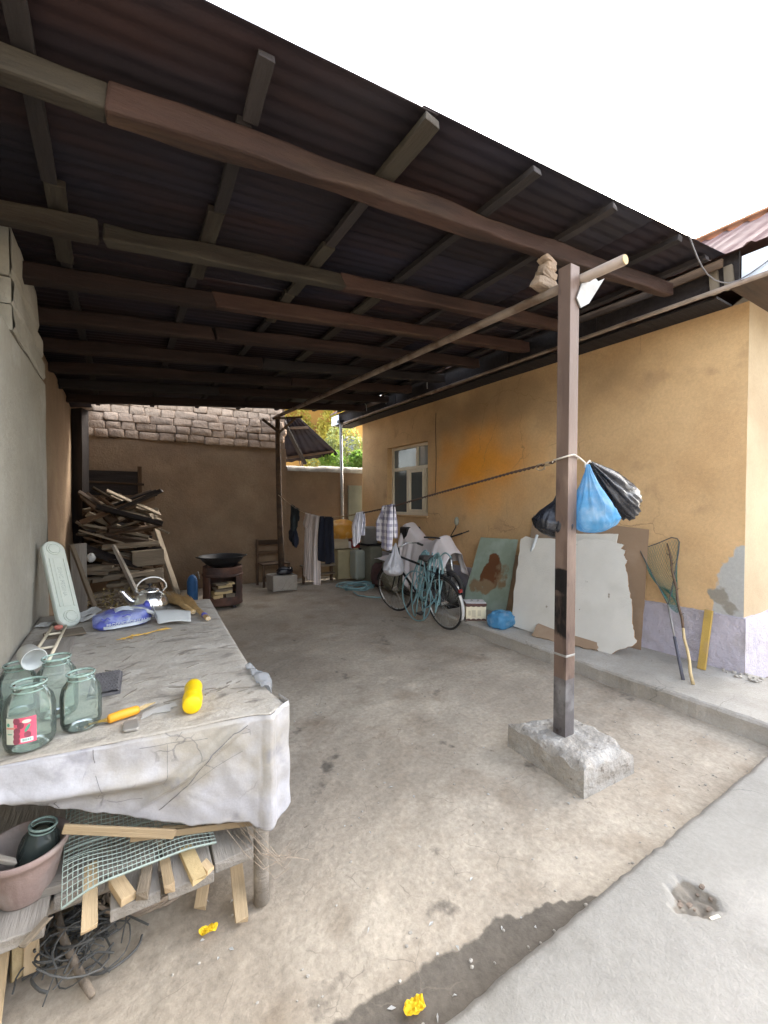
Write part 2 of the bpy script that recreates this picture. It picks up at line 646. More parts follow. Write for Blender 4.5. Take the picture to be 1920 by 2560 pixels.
CREAM = M_('cream_window_paint', (0.742, 0.664, 0.506), .5, var=.08, ns=8, bump=.06)
GLASSD = M_('window_glass', (.09, .105, .105), .07, var=.1, ns=2, bump=0, spec=.6)
GLASSP = M_('window_glass_pale', (.22, .25, .25), .12, var=.2, ns=3, bump=0, spec=.6)  # paler panes: a curtain's pale reflection put into the glass colour
IRON = M_('black_iron', (.025, .025, .027), .55, .4, var=.3, ns=6, bump=.15, bs=40)
RUSTD = M_('rusty_drum', (.14, .075, .055), .75, .3, var=.3, ns=6, bump=.2, bs=40, col2=(.08, .055, .05), c2s=4, c2r=(.46, .6))
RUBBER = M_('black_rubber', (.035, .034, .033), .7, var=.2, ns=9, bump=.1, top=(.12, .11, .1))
CHROME = M_('dull_chrome', (.55, .55, .53), .3, .85, var=.15, ns=12, bump=.04)
ALU = M_('polished_aluminium', (.72, .72, .71), .2, .95, var=.08, ns=6, bump=.03, bs=30)
MUDG = M_('white_mudguard_paint', (0.558, 0.549, 0.522), .4, .1, var=.15, ns=8)
ROPE = M_('hemp_rope', (.3, .22, .13), .9, var=.3, ns=60, bump=.3, bs=200)
ROPED = M_('dark_twisted_rope', (.07, .045, .035), .9, var=.3, ns=60, bump=.3, bs=200)
ROPEW = M_('pale_cord', (.6, .54, .46), .9, var=.2, ns=60, bump=.3, bs=200)
CLW = M_('white_cotton', (.74, .68, .67), .95, var=.08, ns=5, bump=.12, bs=160)
CLR = M_('robe_cotton', (.5, .45, .43), .95, var=.1, ns=5, bump=.12, bs=160)
CLN = M_('navy_cloth', (.018, .022, .038), .95, var=.2, ns=6, bump=.15, bs=160)
CLD = M_('dark_slate_cloth', (.03, .038, .042), .95, var=.2, ns=6, bump=.15, bs=160)
BLKP = M_('black_plastic_film', (.014, .015, .02), .28, var=.2, ns=8, bump=.35, bs=22, spec=.55)
BLUP = translucent(M_('blue_plastic_film', (.14, .42, .68), .28, var=.25, ns=9, bump=.4, bs=20, col2=(.45, .62, .74), c2s=8, c2r=(.48, .66)), (.2, .55, .85), .3, .42)
BLUG = M_('greyish_bag_contents', (.33, .37, .36), .5, var=.3, ns=9, bump=.3, bs=30, col2=(.5, .52, .5), c2s=14, c2r=(.52, .62), col3=(.2, .2, .22), c3s=12, c3r=(.58, .66))
WHTP = translucent(M_('white_plastic_film', (.66, .66, .69), .35, var=.08, ns=7, bump=.35, bs=24), (.7, .7, .72), .25)
CLRP = translucent(M_('clear_plastic_film', (.6, .6, .6), .3, var=.1, ns=7, bump=.35, bs=24), (.6, .65, .7), .25, .6)
YELP = translucent(M_('yellow_plastic_film', (.6, .33, .06), .35, var=.2, ns=7, bump=.35, bs=18, col2=(.66, .5, .2), c2s=6, c2r=(.5, .62)), (.7, .4, .06), .3)
PLAST = M_('grey_plasterboard', (.62, .59, .52), .92, var=.08, ns=2.5, bump=.15, bs=60, col2=(.55, .52, .45), c2s=2, c2r=(.5, .7), col3=(.3, .26, .2), c3s=13, c3r=(.71, .74))
TORN = M_('torn_board_edge', (.42, .24, .12), .95, var=.25, ns=20, bump=.4, bs=60)
HARDB = M_('brown_hardboard', (.3, .205, .13), .85, var=.12, ns=3, bump=.1, bs=80, col2=(.36, .27, .19), c2s=2, c2r=(.48, .66))
GREENM = M_('green_painted_sheet', (.33, .4, .31), .6, .05, var=.1, ns=5, bump=.08, bs=40, col2=(.38, .45, .37), c2s=5, c2r=(.48, .64), attrs=(('rust', (.17, .068, .028)), ('rust2', (.3, .21, .12))))
TINC = M_('cream_tin_paint', (.72, .64, .45), .45, var=.08, ns=8, bump=.05)
TINW = M_('white_tin_lid', (.76, .75, .74), .35, .0, var=.06, ns=8)
TINB = M_('brown_tin_paint', (.1, .05, .04), .45, var=.15, ns=8)
NETG = M_('green_net_cord', (.05, .17, .14), .8, var=.2, ns=20, bump=0)
BARK = M_('brown_bark', (.13, .085, .055), .9, var=.3, ns=20, bump=.4, bs=60, rndv=.2)
CANE = M_('bare_cane', (.5, .38, .2), .7, var=.18, ns=12, bump=.2, bs=60)
GREYH = M_('grey_handle_foam', (.1, .1, .12), .7, var=.15, ns=12, bump=.15)
YELW = M_('yellow_painted_wood', (.42, .28, .07), .65, var=.18, ns=6, bump=.2, bs=40, col2=(.4, .27, .1), c2s=5, c2r=(.5, .64))
TEAL = M_('teal_rubber_hose', (.19, .33, .35), .5, var=.15, ns=8, bump=.08, col2=(.26, .4, .41), c2s=6, c2r=(.5, .64))
BAGB = M_('printed_blue_bag', (.1, .12, .42), .35, var=.18, ns=8, bump=.35, bs=20, col2=(.24, .28, .5), c2s=9, c2r=(.48, .58), col3=(.5, .58, .66), c3s=7, c3r=(.6, .66))
BAGW = M_('bag_white_print', (.55, .6, .66), .4, var=.06, ns=8)
STRAW = M_('broom_straw', (.46, .31, .14), .85, var=.25, ns=20, bump=.2, bs=80, rndv=.2)
BLUEBAND = M_('blue_binding', (.09, .1, .42), .5, var=.1, ns=10)
OILC = M_('worn_oilcloth', (0.397, 0.397, 0.423), .36, var=.12, ns=5, bump=.05, bs=22, col2=(0.32, 0.298, 0.259), c2s=2.6, c2r=(.46, .62), col3=(0.242, 0.242, 0.268), c3s=6.5, c3r=(.57, .7), bump2=.16, b2s=8, fine=.05, crack=((.13, .125, .13), 7, .022, .53))
OILT = M_('dusty_oilcloth_top', (.42, .385, .33), .85, var=.14, ns=4, bump=.2, bs=40, col2=(.34, .31, .265), c2s=4, c2r=(.46, .62), col3=(.47, .44, .39), c3s=7, c3r=(.55, .68), streak=((.2, .18, .155), (5, 13, 10), .57, .7), bump2=.3, b2s=14, fine=.1)
POTM = M_('dusty_pot_plastic', (.32, .26, .235), .8, var=.14, ns=7, bump=.12, bs=50, col2=(.26, .19, .17), c2s=4, c2r=(.5, .64))
WIREM = M_('green_grey_mesh_wire', (.3, .36, .32), .6, .2, var=.2, ns=12, bump=0)
WIRED = M_('dark_scrap_wire', (.1, .1, .095), .7, .2, var=.3, ns=10, bump=.2, bs=60)
TWIG = M_('dry_twig', (.26, .21, .16), .9, var=.3, ns=12, bump=.3, bs=60, rndv=.25)
BOTY = M_('yellow_bottle_plastic', (.82, .56, .01), .4, var=.04, ns=5, bump=.02, sss=.1)
ORNG = M_('orange_handle_plastic', (.78, .36, .03), .4, var=.06, ns=8, bump=.04)
MINT = M_('pale_mint_plastic', (0.546, 0.581, 0.51), .5, var=.06, ns=4, bump=.06, col2=(0.475, 0.528, 0.458), c2s=3, c2r=(.5, .7))
MINTD = M_('mint_lettering', (.46, .5, .45), .55, var=.06, ns=8)
CORAL = M_('coral_plastic', (.6, .2, .15), .5, var=.08, ns=8)
WHITEP = M_('white_plastic', (0.51, 0.527, 0.518), .45, var=.08, ns=6, bump=.06)
PAPER = M_('crumpled_paper', (0.48, 0.472, 0.448), .9, var=.1, ns=8, bump=.2, bs=40)
PADG = M_('grey_woven_pad', (.16, .155, .16), .95, var=.25, ns=20, bump=.5, bs=160, st=(1, .4, 1))
LEAFY = translucent(M_('yellow_flower', (.85, .62, .03), .6, var=.12, ns=12, bump=.1), (.9, .65, .02), .3)
PINK = M_('label_pink', (.62, .1, .16), .5, var=.12, ns=30, bump=0)
CREAML = M_('label_cream', (.55, .58, .48), .6, var=.08, ns=30, bump=0)
PLUM = M_('label_plum', (.24, .06, .09), .5, var=.3, ns=40, bump=0)
LEAFL = M_('label_green', (.08, .3, .2), .5, var=.1, ns=30, bump=0)
BARCO = M_('label_white', (.72, .74, .76), .6, var=.05, ns=30, bump=0)
FOL = translucent(M_('green_foliage', (.09, .17, .035), .6, var=.35, ns=2.5, bump=0, col2=(.15, .24, .06), c2s=2, c2r=(.45, .6)), (.2, .34, .05), .4)
FOLP = translucent(M_('pale_foliage', (.2, .23, .09), .6, var=.35, ns=2.5, bump=0, col2=(.28, .3, .14), c2s=2, c2r=(.45, .6)), (.34, .38, .1), .4)
FOLY = translucent(M_('yellow_foliage', (.42, .38, .09), .6, var=.3, ns=2.5, bump=0), (.6, .52, .08), .4)
ORW = M_('orange_painted_wall', (.45, .25, .07), .9, var=.1, ns=2, bump=.1)
BLUCAN = M_('blue_metal', (.03, .11, .27), .5, .1, var=.2, ns=8, bump=.1)
OLIVE = M_('olive_grey_paint', (.22, .22, .17), .6, var=.15, ns=4, bump=.08)
CABW = M_('yellowed_cabinet', (.4, .34, .2), .6, var=.14, ns=4, bump=.1)
CARD = M_('cardboard', (.44, .36, .24), .9, var=.1, ns=5, bump=.1)
REDB = M_('dark_red_paint', (.25, .03, .025), .5, var=.15, ns=6)
CREASE = M_('crease_line', (.15, .145, .15), .8, bump=0)
MAROON = M_('maroon_sack', (.09, .05, .048), .9, var=.2, ns=8, bump=.3, bs=60)


def glass(name, col):
    m = bpy.data.materials.new(name)
    m.use_nodes = True
    b = m.node_tree.nodes['Principled BSDF']
    b.inputs['Base Color'].default_value = (*col, 1)
    b.inputs['Roughness'].default_value = .03
    b.inputs['Transmission Weight'].default_value = 1
    b.inputs['IOR'].default_value = 1.45
    return m




def thin_glass(name, col, dusty, dcol):
    # thin bottle glass: clear tinted body, mirror sheen by angle, a film of dust
    m = bpy.data.materials.new(name)
    m.use_nodes = True
    t = m.node_tree
    t.nodes.remove(t.nodes['Principled BSDF'])
    tr = nd(t, 'BsdfTransparent')
    tr.inputs['Color'].default_value = (*col, 1)
    gl = nd(t, 'BsdfGlossy')
    gl.inputs['Roughness'].default_value = .04
    df = nd(t, 'BsdfDiffuse')
    df.inputs['Color'].default_value = (*dcol, 1)
    lw_ = nd(t, 'LayerWeight')
    lw_.inputs['Blend'].default_value = .22
    n = nd(t, 'TexNoise')
    n.inputs['Scale'].default_value = 14
    mr = nd(t, 'MapRange')
    mr.inputs['To Min'].default_value = dusty * .6
    mr.inputs['To Max'].default_value = dusty * 1.5
    t.links.new(n.outputs['Fac'], mr.inputs['Value'])
    m1, m2 = nd(t, 'MixShader'), nd(t, 'MixShader')
    t.links.new(mr.outputs['Result'], m1.inputs[0])
    t.links.new(tr.outputs[0], m1.inputs[1])
    t.links.new(df.outputs[0], m1.inputs[2])
    t.links.new(lw_.outputs['Fresnel'], m2.inputs[0])
    t.links.new(m1.outputs[0], m2.inputs[1])
    t.links.new(gl.outputs[0], m2.inputs[2])
    t.links.new(m2.outputs[0], t.nodes['Material Output'].inputs['Surface'])
    return m


JARG = thin_glass('green_jar_glass', (.91, .975, .95), .12, (.5, .62, .56))
JARR = thin_glass('jar_rim_glass', (.8, .93, .88), .4, (.5, .66, .6))
JARD = thin_glass('dark_jar_glass', (.45, .54, .51), .1, (.3, .36, .35))


def plaid(name, base, cols, sc, chk=True):
    """woven stripes along the two cloth directions (object Y and Z)"""
    m = M_(name, base, .95, var=.06, ns=6, bump=.12, bs=160)
    t = m.node_tree
    L = t.links.new
    b = t.nodes['Principled BSDF']
    src = b.inputs['Base Color'].links[0].from_socket
    tc = nd(t, 'TexCoord')
    sx = nd(t, 'SeparateXYZ')
    L(tc.outputs['Object'], sx.inputs[0])
    cur = src
    for axis, s, w, col, ph in cols:
        mu = nd(t, 'Math', operation='MULTIPLY_ADD')
        L(sx.outputs[axis], mu.inputs[0])
        mu.inputs[1].default_value = s
        mu.inputs[2].default_value = ph + 50
        fr = nd(t, 'Math', operation='FRACT')
        L(mu.outputs[0], fr.inputs[0])
        lt = nd(t, 'Math', operation='LESS_THAN')
        L(fr.outputs[0], lt.inputs[0])
        lt.inputs[1].default_value = w
        ml = nd(t, 'Math', operation='MULTIPLY')
        L(lt.outputs[0], ml.inputs[0])
        ml.inputs[1].default_value = .62
        mx = nd(t, 'Mix', data_type='RGBA')
        L(ml.outputs[0], mx.inputs[0])
        L(cur, mx.inputs[6])
        mx.inputs[7].default_value = (*col, 1)
        cur = mx.outputs[2]
    L(cur, b.inputs['Base Color'])
    return m


PLAID = plaid('plaid_shirt_cotton', (.5, .48, .5), [('Y', 17, .5, (.1, .09, .15), 0), ('Z', 15, .45, (.1, .09, .15), .2), ('Y', 17, .12, (.62, .6, .62), .3)], 1)
STRIPE = plaid('striped_cotton', (.72, .72, .78), [('Y', 55, .4, (.2, .2, .3), 0)], 1)
ROBES = plaid('ticking_stripe_cotton', (.66, .6, .58), [('Y', 34, .28, (.3, .28, .29), 0)], 1)

# ------------------------------------------------------------------ ground, slab, platform
def axis(segs):
    out = [segs[0][0]]
    for a, b, n in segs:
        out += [a + (b - a) * i / n for i in range(1, n + 1)]
    return out


def damp_at(x, y):
    d = 0.0
    # wet strip along the slab
    w = interp([(-.6, .0), (.35, .16), (.55, .2), (.8, .2), (1.0, .18), (1.2, .17), (1.45, .12), (1.62, .05), (1.75, 0)], x)
    w = w * 1.2 + .05 * nz(x, 3, 0, 7) + .025 * nz(x, 8, 0, 24)
    if w > .02:
        d = max(d, 1 - sstep(w * .75, w * 1.05, y - .97))
    for cx, cy, r, k in ((1.08, 1.30, .1, .45), (.56, 1.28, .12, .42), (1.17, 1.38, .07, .34), (1.84, 3.05, .14, .3), (3.56, 1.95, .13, .45), (2.0, 2.9, .5, .12), (1.9, 3.6, .6, .1), (-.1, 1.5, .25, .1)):
        q = math.hypot((x - cx) / 1.2, y - cy) / r
        d = max(d, k * (1 - sstep(.2, 1.5, q + .5 * nz(x, y, cx, 14))))
    for cx, cy, rx, ry, an, k in SMEAR:
        dx, dy_ = x - cx, y - cy
        if abs(dx) < .6 and abs(dy_) < .6:
            u, w_ = dx * math.cos(an) + dy_ * math.sin(an), -dx * math.sin(an) + dy_ * math.cos(an)
            d = max(d, k * (1 - sstep(.1, 1.3, math.hypot(u / rx, w_ / ry) + .6 * nz(x, y, cx, 11))))
    return d


SMEAR = [(rnd.uniform(.4, 3.4), rnd.uniform(1.2, 5.5), rnd.uniform(.06, .3), rnd.uniform(.03, .12), rnd.uniform(0, 3.1), rnd.uniform(.34, .52)) for _ in range(34)]
mb = MB()
xs = axis([(-60, -6, 6), (-6, -1, 10), (-1, 4, 180), (4, 14, 16), (14, 60, 5)])
ys = axis([(-60, -4, 6), (-4, .8, 10), (.8, 2.6, 80), (2.6, 5, 70), (5, 9.5, 70), (9.5, 20, 12), (20, 90, 6)])


def gz(x, y):
    if -1.2 < x < 5 and .5 < y < 9.5:
        return .014 * fbm(x, y, 0, 1.3, 3) + .005 * fbm(x, y, 4, 7, 3) - .012
    return -.012


for y in ys:
    for x in xs:
        mb.v.append(V((x, y, gz(x, y))))
nx_ = len(xs)
for j in range(len(ys) - 1):
    for i in range(nx_ - 1):
        mb.f.append((j * nx_ + i, j * nx_ + i + 1, (j + 1) * nx_ + i + 1, (j + 1) * nx_ + i))
        mb.mi.append(0)
dv = [damp_at(p.x, p.y) for p in mb.v]
ground = obj('ground', mb, DIRT, smooth=True, kind='structure', base=(0, 0, 0))
attr(ground, 'damp', dv)

# concrete slab in the foreground, its broken edge runs along X near y = 0.97
mb = MB()
xs = axis([(-8, .3, 20), (.3, 1.7, 60), (1.7, 2.1, 60), (2.1, 4.2, 80), (4.2, 16, 20)])
vt = axis([(0, .35, 50), (.35, 1, 12)])


def slab_edge(x):
    return .965 + .012 * nz(x, 0, 0, 5) + .008 * nz(x, 5, 0, 19) + .006 * x


def slab_z(x, y):
    z = .05 + .004 * fbm(x, y, 8, 2, 3) + .0015 * fbm(x, y, 2, 12, 2)
    q = math.hypot((x - 1.9) / .1, (y - .77) / .075) + .45 * nz(x, y, 3, 16)
    z -= .024 * (1 - sstep(.6, 1.0, q)) * (1 + .7 * nz(x, y, 1, 40))
    return z


nv_ = len(vt)
for t in vt:
    for x in xs:
        e = slab_edge(x)
        y = lerp(e, -9, t * t if t > .35 else t * .35)
        mb.v.append(V((x, y, slab_z(x, y) - (.006 if t == 0 else 0))))
for j in range(nv_ - 1):
    for i in range(len(xs) - 1):
        a = j * len(xs) + i
        mb.f.append((a + len(xs), a + len(xs) + 1, a + 1, a))
        mb.mi.append(0)
o0 = len(mb.v)
for x in xs:
    e = slab_edge(x)
    mb.v.append(V((x, e + .008 + .006 * nz(x, 9, 0, 15), -.03)))
for i in range(len(xs) - 1):
    mb.f.append((i, i + 1, o0 + i + 1, o0 + i))
    mb.mi.append(0)
dv = []
for p in mb.v:
    q = math.hypot((p.x - 1.9) / .1, (p.y - .77) / .075) + .4 * nz(p.x, p.y, 3, 16)
    dv.append(.95 * (1 - sstep(.7, 1.05, q)))
slab = obj('concrete_path', mb, SLAB, smooth=True, kind='structure', base=(0, 0, 0))
attr(slab, 'damp', dv)

# raised concrete walk along the house
mb = MB()
KX = 3.635


def step_edge(y):
    return KX + .012 * nz(0, y, 0, 2.2) + .006 * nz(3, y, 0, 14)


ys = axis([(-3, .9, 8), (.9, 4.55, 120)])
prof = [(0, -.05), (.004, .06), (0, .105), (.012, .122), (.03, .13), (.3, .131), (.6, .13), (.95, .133)]
cols = len(prof)
for y in ys:
    e = step_edge(y)
    for k, (dx, z) in enumerate(prof):
        mb.v.append(V((e + dx + (.008 * nz(k, y, 2, 9) if 0 < k < 5 else 0), y, z + (.004 * nz(dx * 3, y, 5, 6) if k > 1 else 0))))
for j in range(len(ys) - 1):
    for k in range(cols - 1):
        a = j * cols + k
        mb.f.append((a, a + cols, a + cols + 1, a + 1)[::-1])
        mb.mi.append(0)
for yy, rv in ((len(ys) - 1, True), (0, False)):
    ring = [yy * cols + k for k in range(cols)]
    o = len(mb.v)
    p = mb.v[ring[-1]]
    mb.v.append(V((p.x, p.y, -.05)))
    mb.f.append(ring + [o] if rv else (ring + [o])[::-1])
    mb.mi.append(0)
obj('raised_walk', mb, STEP, kind='structure', smooth=False, base=(KX, 2, 0))

# ------------------------------------------------------------------ house
HX, HY0, HY1, HZ = 4.55, 1.51, 8.3, 3.30
house = thing('house', 'ochre plastered house with lavender plinth, small window and pink sheet roof', 'house', (HX + 2, 4.9, 0))
WY0, WY1, WZ0, WZ1 = 5.95, 7.27, 1.36, 2.67
mb = MB()
ys = axis([(HY0, WY0, 90), (WY0, WY1, 22), (WY1, HY1, 18)])
zs = axis([(.0, WZ0, 26), (WZ0, WZ1, 26), (WZ1, HZ, 12)])
n = len(ys)
bare, bare2, eave_shade, wall_glow = [], [], [], []
for z in zs:
    for y in ys:
        onedge = (abs(y - WY0) < 1e-6 or abs(y - WY1) < 1e-6) and WZ0 - .01 <= z <= WZ1 + .01
        mb.v.append(V((HX + (0 if onedge else .006 * fbm(0, y, z, 1.5, 3)), y, z)))
        # plaster fallen off beside the corner
        lim = interp([(.55, 1.80), (.62, 1.73), (.74, 1.75), (.86, 1.71), (.95, 1.70), (1.1, 1.62), (1.22, 1.55), (1.27, 1.45)], z)
        bare.append(1 - sstep(lim - .02, lim + .03, y + .03 * nz(0, y, z, 9)))
        bare2.append(.9 * (1 - sstep(.05, .13, math.hypot((y - 1.68) * 1.1, z - .77) + .05 * nz(4, y, z, 14))) + .8 * (1 - sstep(.03, .08, math.hypot(y - 1.6, z - .66))))
        # one ragged cloud of eave shade put into the plaster colour
        eave_shade.append(.42 * (1 - sstep(.3, 1.15, math.hypot((y - 4.3) / 2.0, (z - 2.95) / .52) + .35 * fbm(0, y, z, 1.9, 3))))
        wall_glow.append(1.0 * (1 - sstep(.0, 1.0, math.hypot((y - 4.75) / 1.45, (z - 2.15) / .95) + .2 * nz(0, y, z, 3))))  # warm orange glow beside the window, painted into the plaster
for j in range(len(zs) - 1):
    for i in range(n - 1):
        yc, zc = (ys[i] + ys[i + 1]) / 2, (zs[j] + zs[j + 1]) / 2
        if WY0 < yc < WY1 and WZ0 < zc < WZ1:
            continue
        mb.f.append((j * n + i, (j + 1) * n + i, (j + 1) * n + i + 1, j * n + i + 1))
        mb.mi.append(0)
# reveals
D = .13
o = len(mb.v)
for y, z in ((WY0, WZ0), (WY1, WZ0), (WY1, WZ1), (WY0, WZ1)):
    mb.v += [V((HX, y, z)), V((HX + D + .05, y, z))]
for k in range(4):
    a, b = o + 2 * k, o + 2 * ((k + 1) % 4)
    mb.f.append((a, b, b + 1, a + 1))
    mb.mi.append(0)
for lst in (bare, bare2, eave_shade, wall_glow):
    lst += [0.0] * 8
wall = obj('wall', mb, OCHRE, house, smooth=False, label='long ochre wall with eave shade and an orange glow painted in')
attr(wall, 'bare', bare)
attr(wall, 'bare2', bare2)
attr(wall, 'soft', eave_shade)
attr(wall, 'soft2', wall_glow)
mb = MB()
mb.grid(40, 24, lambda u, v: V((HX + u * 5, HY0 + .005 * fbm(u * 5, 0, v * 3, 1.5, 3), HZ * v + (0 if v < 1 else .0))), flip=False)
mb.prism([(HX, HZ), (HX + 2.1, HZ + 1.25), (HX + 4.2, HZ)], -.02, .12, MX(((1, 0, 0, 0), (0, 0, -1, HY0 + .1), (0, 1, 0, 0), (0, 0, 0, 1))))
obj('wall', mb, PALEWALL, house, label='pale end wall beyond the corner')
mb = MB()
mb.box((HX + 4.9, (HY0 + HY1) / 2, HZ / 2), (.2, HY1 - HY0 - .1, HZ - .02)).box((HX + 2.5, HY1 - .05, HZ / 2), (4.9, .1, HZ - .03)).box((HX + .9, (HY0 + HY1) / 2, HZ - .04), (1.7, HY1 - HY0 - .1, .06))
obj('inner_wall', mb, CEM, house)
# lavender plinth, rough edged, 2 cm proud
mb = MB()


def pl_top(s):
    return .605 + .012 * nz(s, 0, 0, 4) + .008 * nz(s, 2, 0, 17)


mb.grid(150, 12, lambda u, v: V((HX - .022 - .016 * fbm(0, lerp(HY0 - .02, HY1, u), v * .6, 3.2, 4) * (1 if v < .98 else .3) - (.025 * (1 - v) ** 3 * (1.3 - u)), lerp(HY0 - .022, HY1, u), v * pl_top(lerp(HY0, HY1, u)))), flip=True)
mb.grid(90, 12, lambda u, v: V((HX - .02 + 5 * u, HY0 - .022 - .006 * fbm(u * 5, 0, v * .6, 3, 3), v * pl_top(HY0 - u * 5))))
mb.grid(150, 1, lambda u, v: V((HX + .01 - .034 * (1 - v) + .0, lerp(HY0 - .022, HY1, u), pl_top(lerp(HY0, HY1, u)) + .004 * v)), flip=True)
mb.grid(60, 1, lambda u, v: V((HX - .02 + 5 * u, HY0 - .022 + .03 * v, pl_top(HY0 - u * 5) + .004 * v)))
obj('plinth', mb, LAV, house, smooth=True, label='rough lavender plinth flaking near the corner')
# rubble of fallen plaster at the corner
mb = MB()
for k in range(16):
    mb.blob((HX - .07 + rnd.uniform(-.1, .06), HY0 - .05 + rnd.uniform(-.1, .18), .14), (rnd.uniform(.006, .022),) * 2 + (rnd.uniform(.005, .014),), .3, 2, 7, 5, k)
obj('plaster_rubble', mb, STEP, None, label='small heap of fallen plaster crumbs at the house corner', cat='rubble', kind='stuff')
# window
fx = HX + D
win = MB()
fw, fd = .055, .05


def fbar(y0, y1, z0, z1, dx=0, d=fd):
    b = MB()
    b.box((fx + dx, (y0 + y1) / 2, (z0 + z1) / 2), (d, y1 - y0, z1 - z0))
    return b


wf = MB()
for a in ((WY0, WY0 + fw, WZ0, WZ1), (WY1 - fw, WY1, WZ0, WZ1), (WY0 + fw, WY1 - fw, WZ1 - fw, WZ1), (WY0 + fw, WY1 - fw, WZ0, WZ0 + fw)):
    wf.box((fx, (a[0] + a[1]) / 2, (a[2] + a[3]) / 2), (fd, a[1] - a[0], a[3] - a[2]))
window = obj('window', wf, CREAM, house, bevel=.005)
TZ = 2.24
M1, M2 = 6.72, 6.16
obj('transom', fbar(WY0 + fw, WY1 - fw, TZ - .03, TZ + .03), CREAM, window, bevel=.005)
obj('mullion', fbar(6.42 - .028, 6.42 + .028, TZ + .03, WZ1 - fw), CREAM, window, bevel=.005)
obj('mullion', fbar(M1 - .03, M1 + .03, WZ0 + fw, TZ - .03), CREAM, window, bevel=.005)
obj('mullion', fbar(M2 - .03, M2 + .03, WZ0 + fw, TZ - .03), CREAM, window, bevel=.005)
sash = MB()
s0, s1, t0, t1 = M2 + .034, M1 - .034, WZ0 + fw + .004, TZ - .034
for a in ((s0, s0 + .05, t0, t1), (s1 - .05, s1, t0, t1), (s0 + .05, s1 - .05, t1 - .05, t1), (s0 + .05, s1 - .05, t0, t0 + .05)):
    sash.box((fx - .012, (a[0] + a[1]) / 2, (a[2] + a[3]) / 2), (.05, a[1] - a[0], a[3] - a[2]))
obj('sash', sash, CREAM, window, bevel=.006, label='narrow opening sash in the middle')
for y0, y1, z0, z1, mt in ((WY0 + fw, 6.392, TZ + .03, WZ1 - fw, GLASSP), (6.448, WY1 - fw, TZ + .03, WZ1 - fw, GLASSP), (WY0 + fw, M2 - .03, WZ0 + fw, TZ - .03, GLASSD), (s0 + .05, s1 - .05, t0 + .05, t1 - .05, GLASSD), (M1 + .03, WY1 - fw, WZ0 + fw, TZ - .03, GLASSD)):
    obj('pane', MB().box((fx + .01, (y0 + y1) / 2, (z0 + z1) / 2), (.006, y1 - y0 + .004, z1 - z0 + .004)), mt, window)
obj('sill', MB().box((HX + .03, (WY0 + WY1) / 2, WZ0 - .012), (.14, WY1 - WY0 + .06, .03)), OCHRE, house, bevel=.008)
# thin electric cable down the wall beside the window
mb = MB().tube([(HX - .008, 5.72 + .01 * math.sin(k), 3.1 - k * .17) for k in range(9)], .005, 5)
obj('wall_cable', mb, ROPED, house)
# eaves: soffit, fascia, gutter pipe, roof
RY0, RY1 = .75, 8.95
obj('soffit', MB().box((4.42, (HY0 + RY1) / 2 + .06, HZ + .012), (.3, RY1 - HY0 - .14, .02)), DARKW, house)
obj('soffit', MB().box((5.9, (RY0 + HY0) / 2, HZ + .01), (3.5, HY0 - RY0, .024)), BROWNW, house, label='brown boarded soffit over the end wall')
obj('fascia', MB().box((4.125, (RY0 + 1.42) / 2, 3.405), (.012, 1.42 - RY0, .19)), FASC, house, label='white metal fascia at the front end')
obj('fascia', MB().box((4.4, 8.955, 3.42), (.55, .012, .2)).box((4.125, 8.78, 3.42), (.012, .36, .2)), FASC, house, label='white fascia at the far end')
y = 1.55
while y < 8.5:
    L_ = rnd.uniform(.5, 1.0)
    if rnd.random() < .7:
        z = 3.5 + rnd.uniform(-.03, .03)
        plank('fascia_slat', (4.14 + rnd.uniform(-.012, .012), y, z), (4.14, min(8.6, y + L_ * .92), z + rnd.uniform(-.02, .02)), .02, rnd.choice((.05, .07)), rnd.choice((FRESHW, BROWNW, BROWNW)), house, up=(0, 0, 1))
    y += L_
mb = MB().tube([(4.10, RY0, 3.295), (4.10, 3.0, 3.29), (4.09, 6, 3.285), (4.10, 8.3, 3.29)], .02, 8)
obj('eave_pipe', mb, PIPEM, house, smooth=True)
y = 1.46
while y < 8.8:
    L_ = min(rnd.uniform(.9, 1.5), 8.9 - y)
    obj('eave_board', MB().box((4.215, y + L_ / 2, 3.455 + rnd.uniform(-.008, .008)), (.02, L_ - .012, .27)), DARKW, house, bevel=.003)
    y += L_
obj('attic_gable', MB().prism([(4.25, HZ + .03), (5.72, 4.53), (8.6, 3.45), (8.6, HZ + .03)], -.03, .03, MX(((1, 0, 0, 0), (0, 0, -1, HY1 + .12), (0, 1, 0, 0), (0, 0, 0, 1)))), PALEWALL, house)
for y, z in ((1.52, 3.4), (1.62, 3.4)):
    plank('eave_block', (4.2, y, 3.31), (4.2, y + .015, 3.5), .05, .06, PALEW, house)


def hroof(x):
    return 3.555 + (x - 4.09) * .62


mb = MB()


def rib(y):
    f = (y / .19) % 1
    return .022 * (sstep(.0, .14, f) - sstep(.26, .4, f))


ys_ = axis([(RY0 - .1, RY1 + .05, 320)])
mb.grid(len(ys_) - 1, 6, lambda u, v: V((lerp(4.09, 5.72, v), ys_[int(round(u * (len(ys_) - 1)))], hroof(lerp(4.09, 5.72, v)) + rib(ys_[int(round(u * (len(ys_) - 1)))]))))
obj('roof', mb, ROOFP, house, solid=.004)
mb = MB().grid(2, 1, lambda u, v: V((lerp(5.72, 9.6, u), lerp(RY0 - .1, RY1, v), hroof(5.72) - .35 * (lerp(5.72, 9.6, u) - 5.72))))
obj('roof', mb, ROOFP, house, label='far slope of the roof')
mb = MB()
for k in range(9):
    y = RY0 - .1 + k * 1.0
    mb.bar((5.72, y + .01, hroof(5.72) + .03), (5.72, y + .99, hroof(5.72) + .035 + .01 * (k % 2)), .16, .03)
obj('ridge_cap', mb, RIDGE, house, bevel=.01)
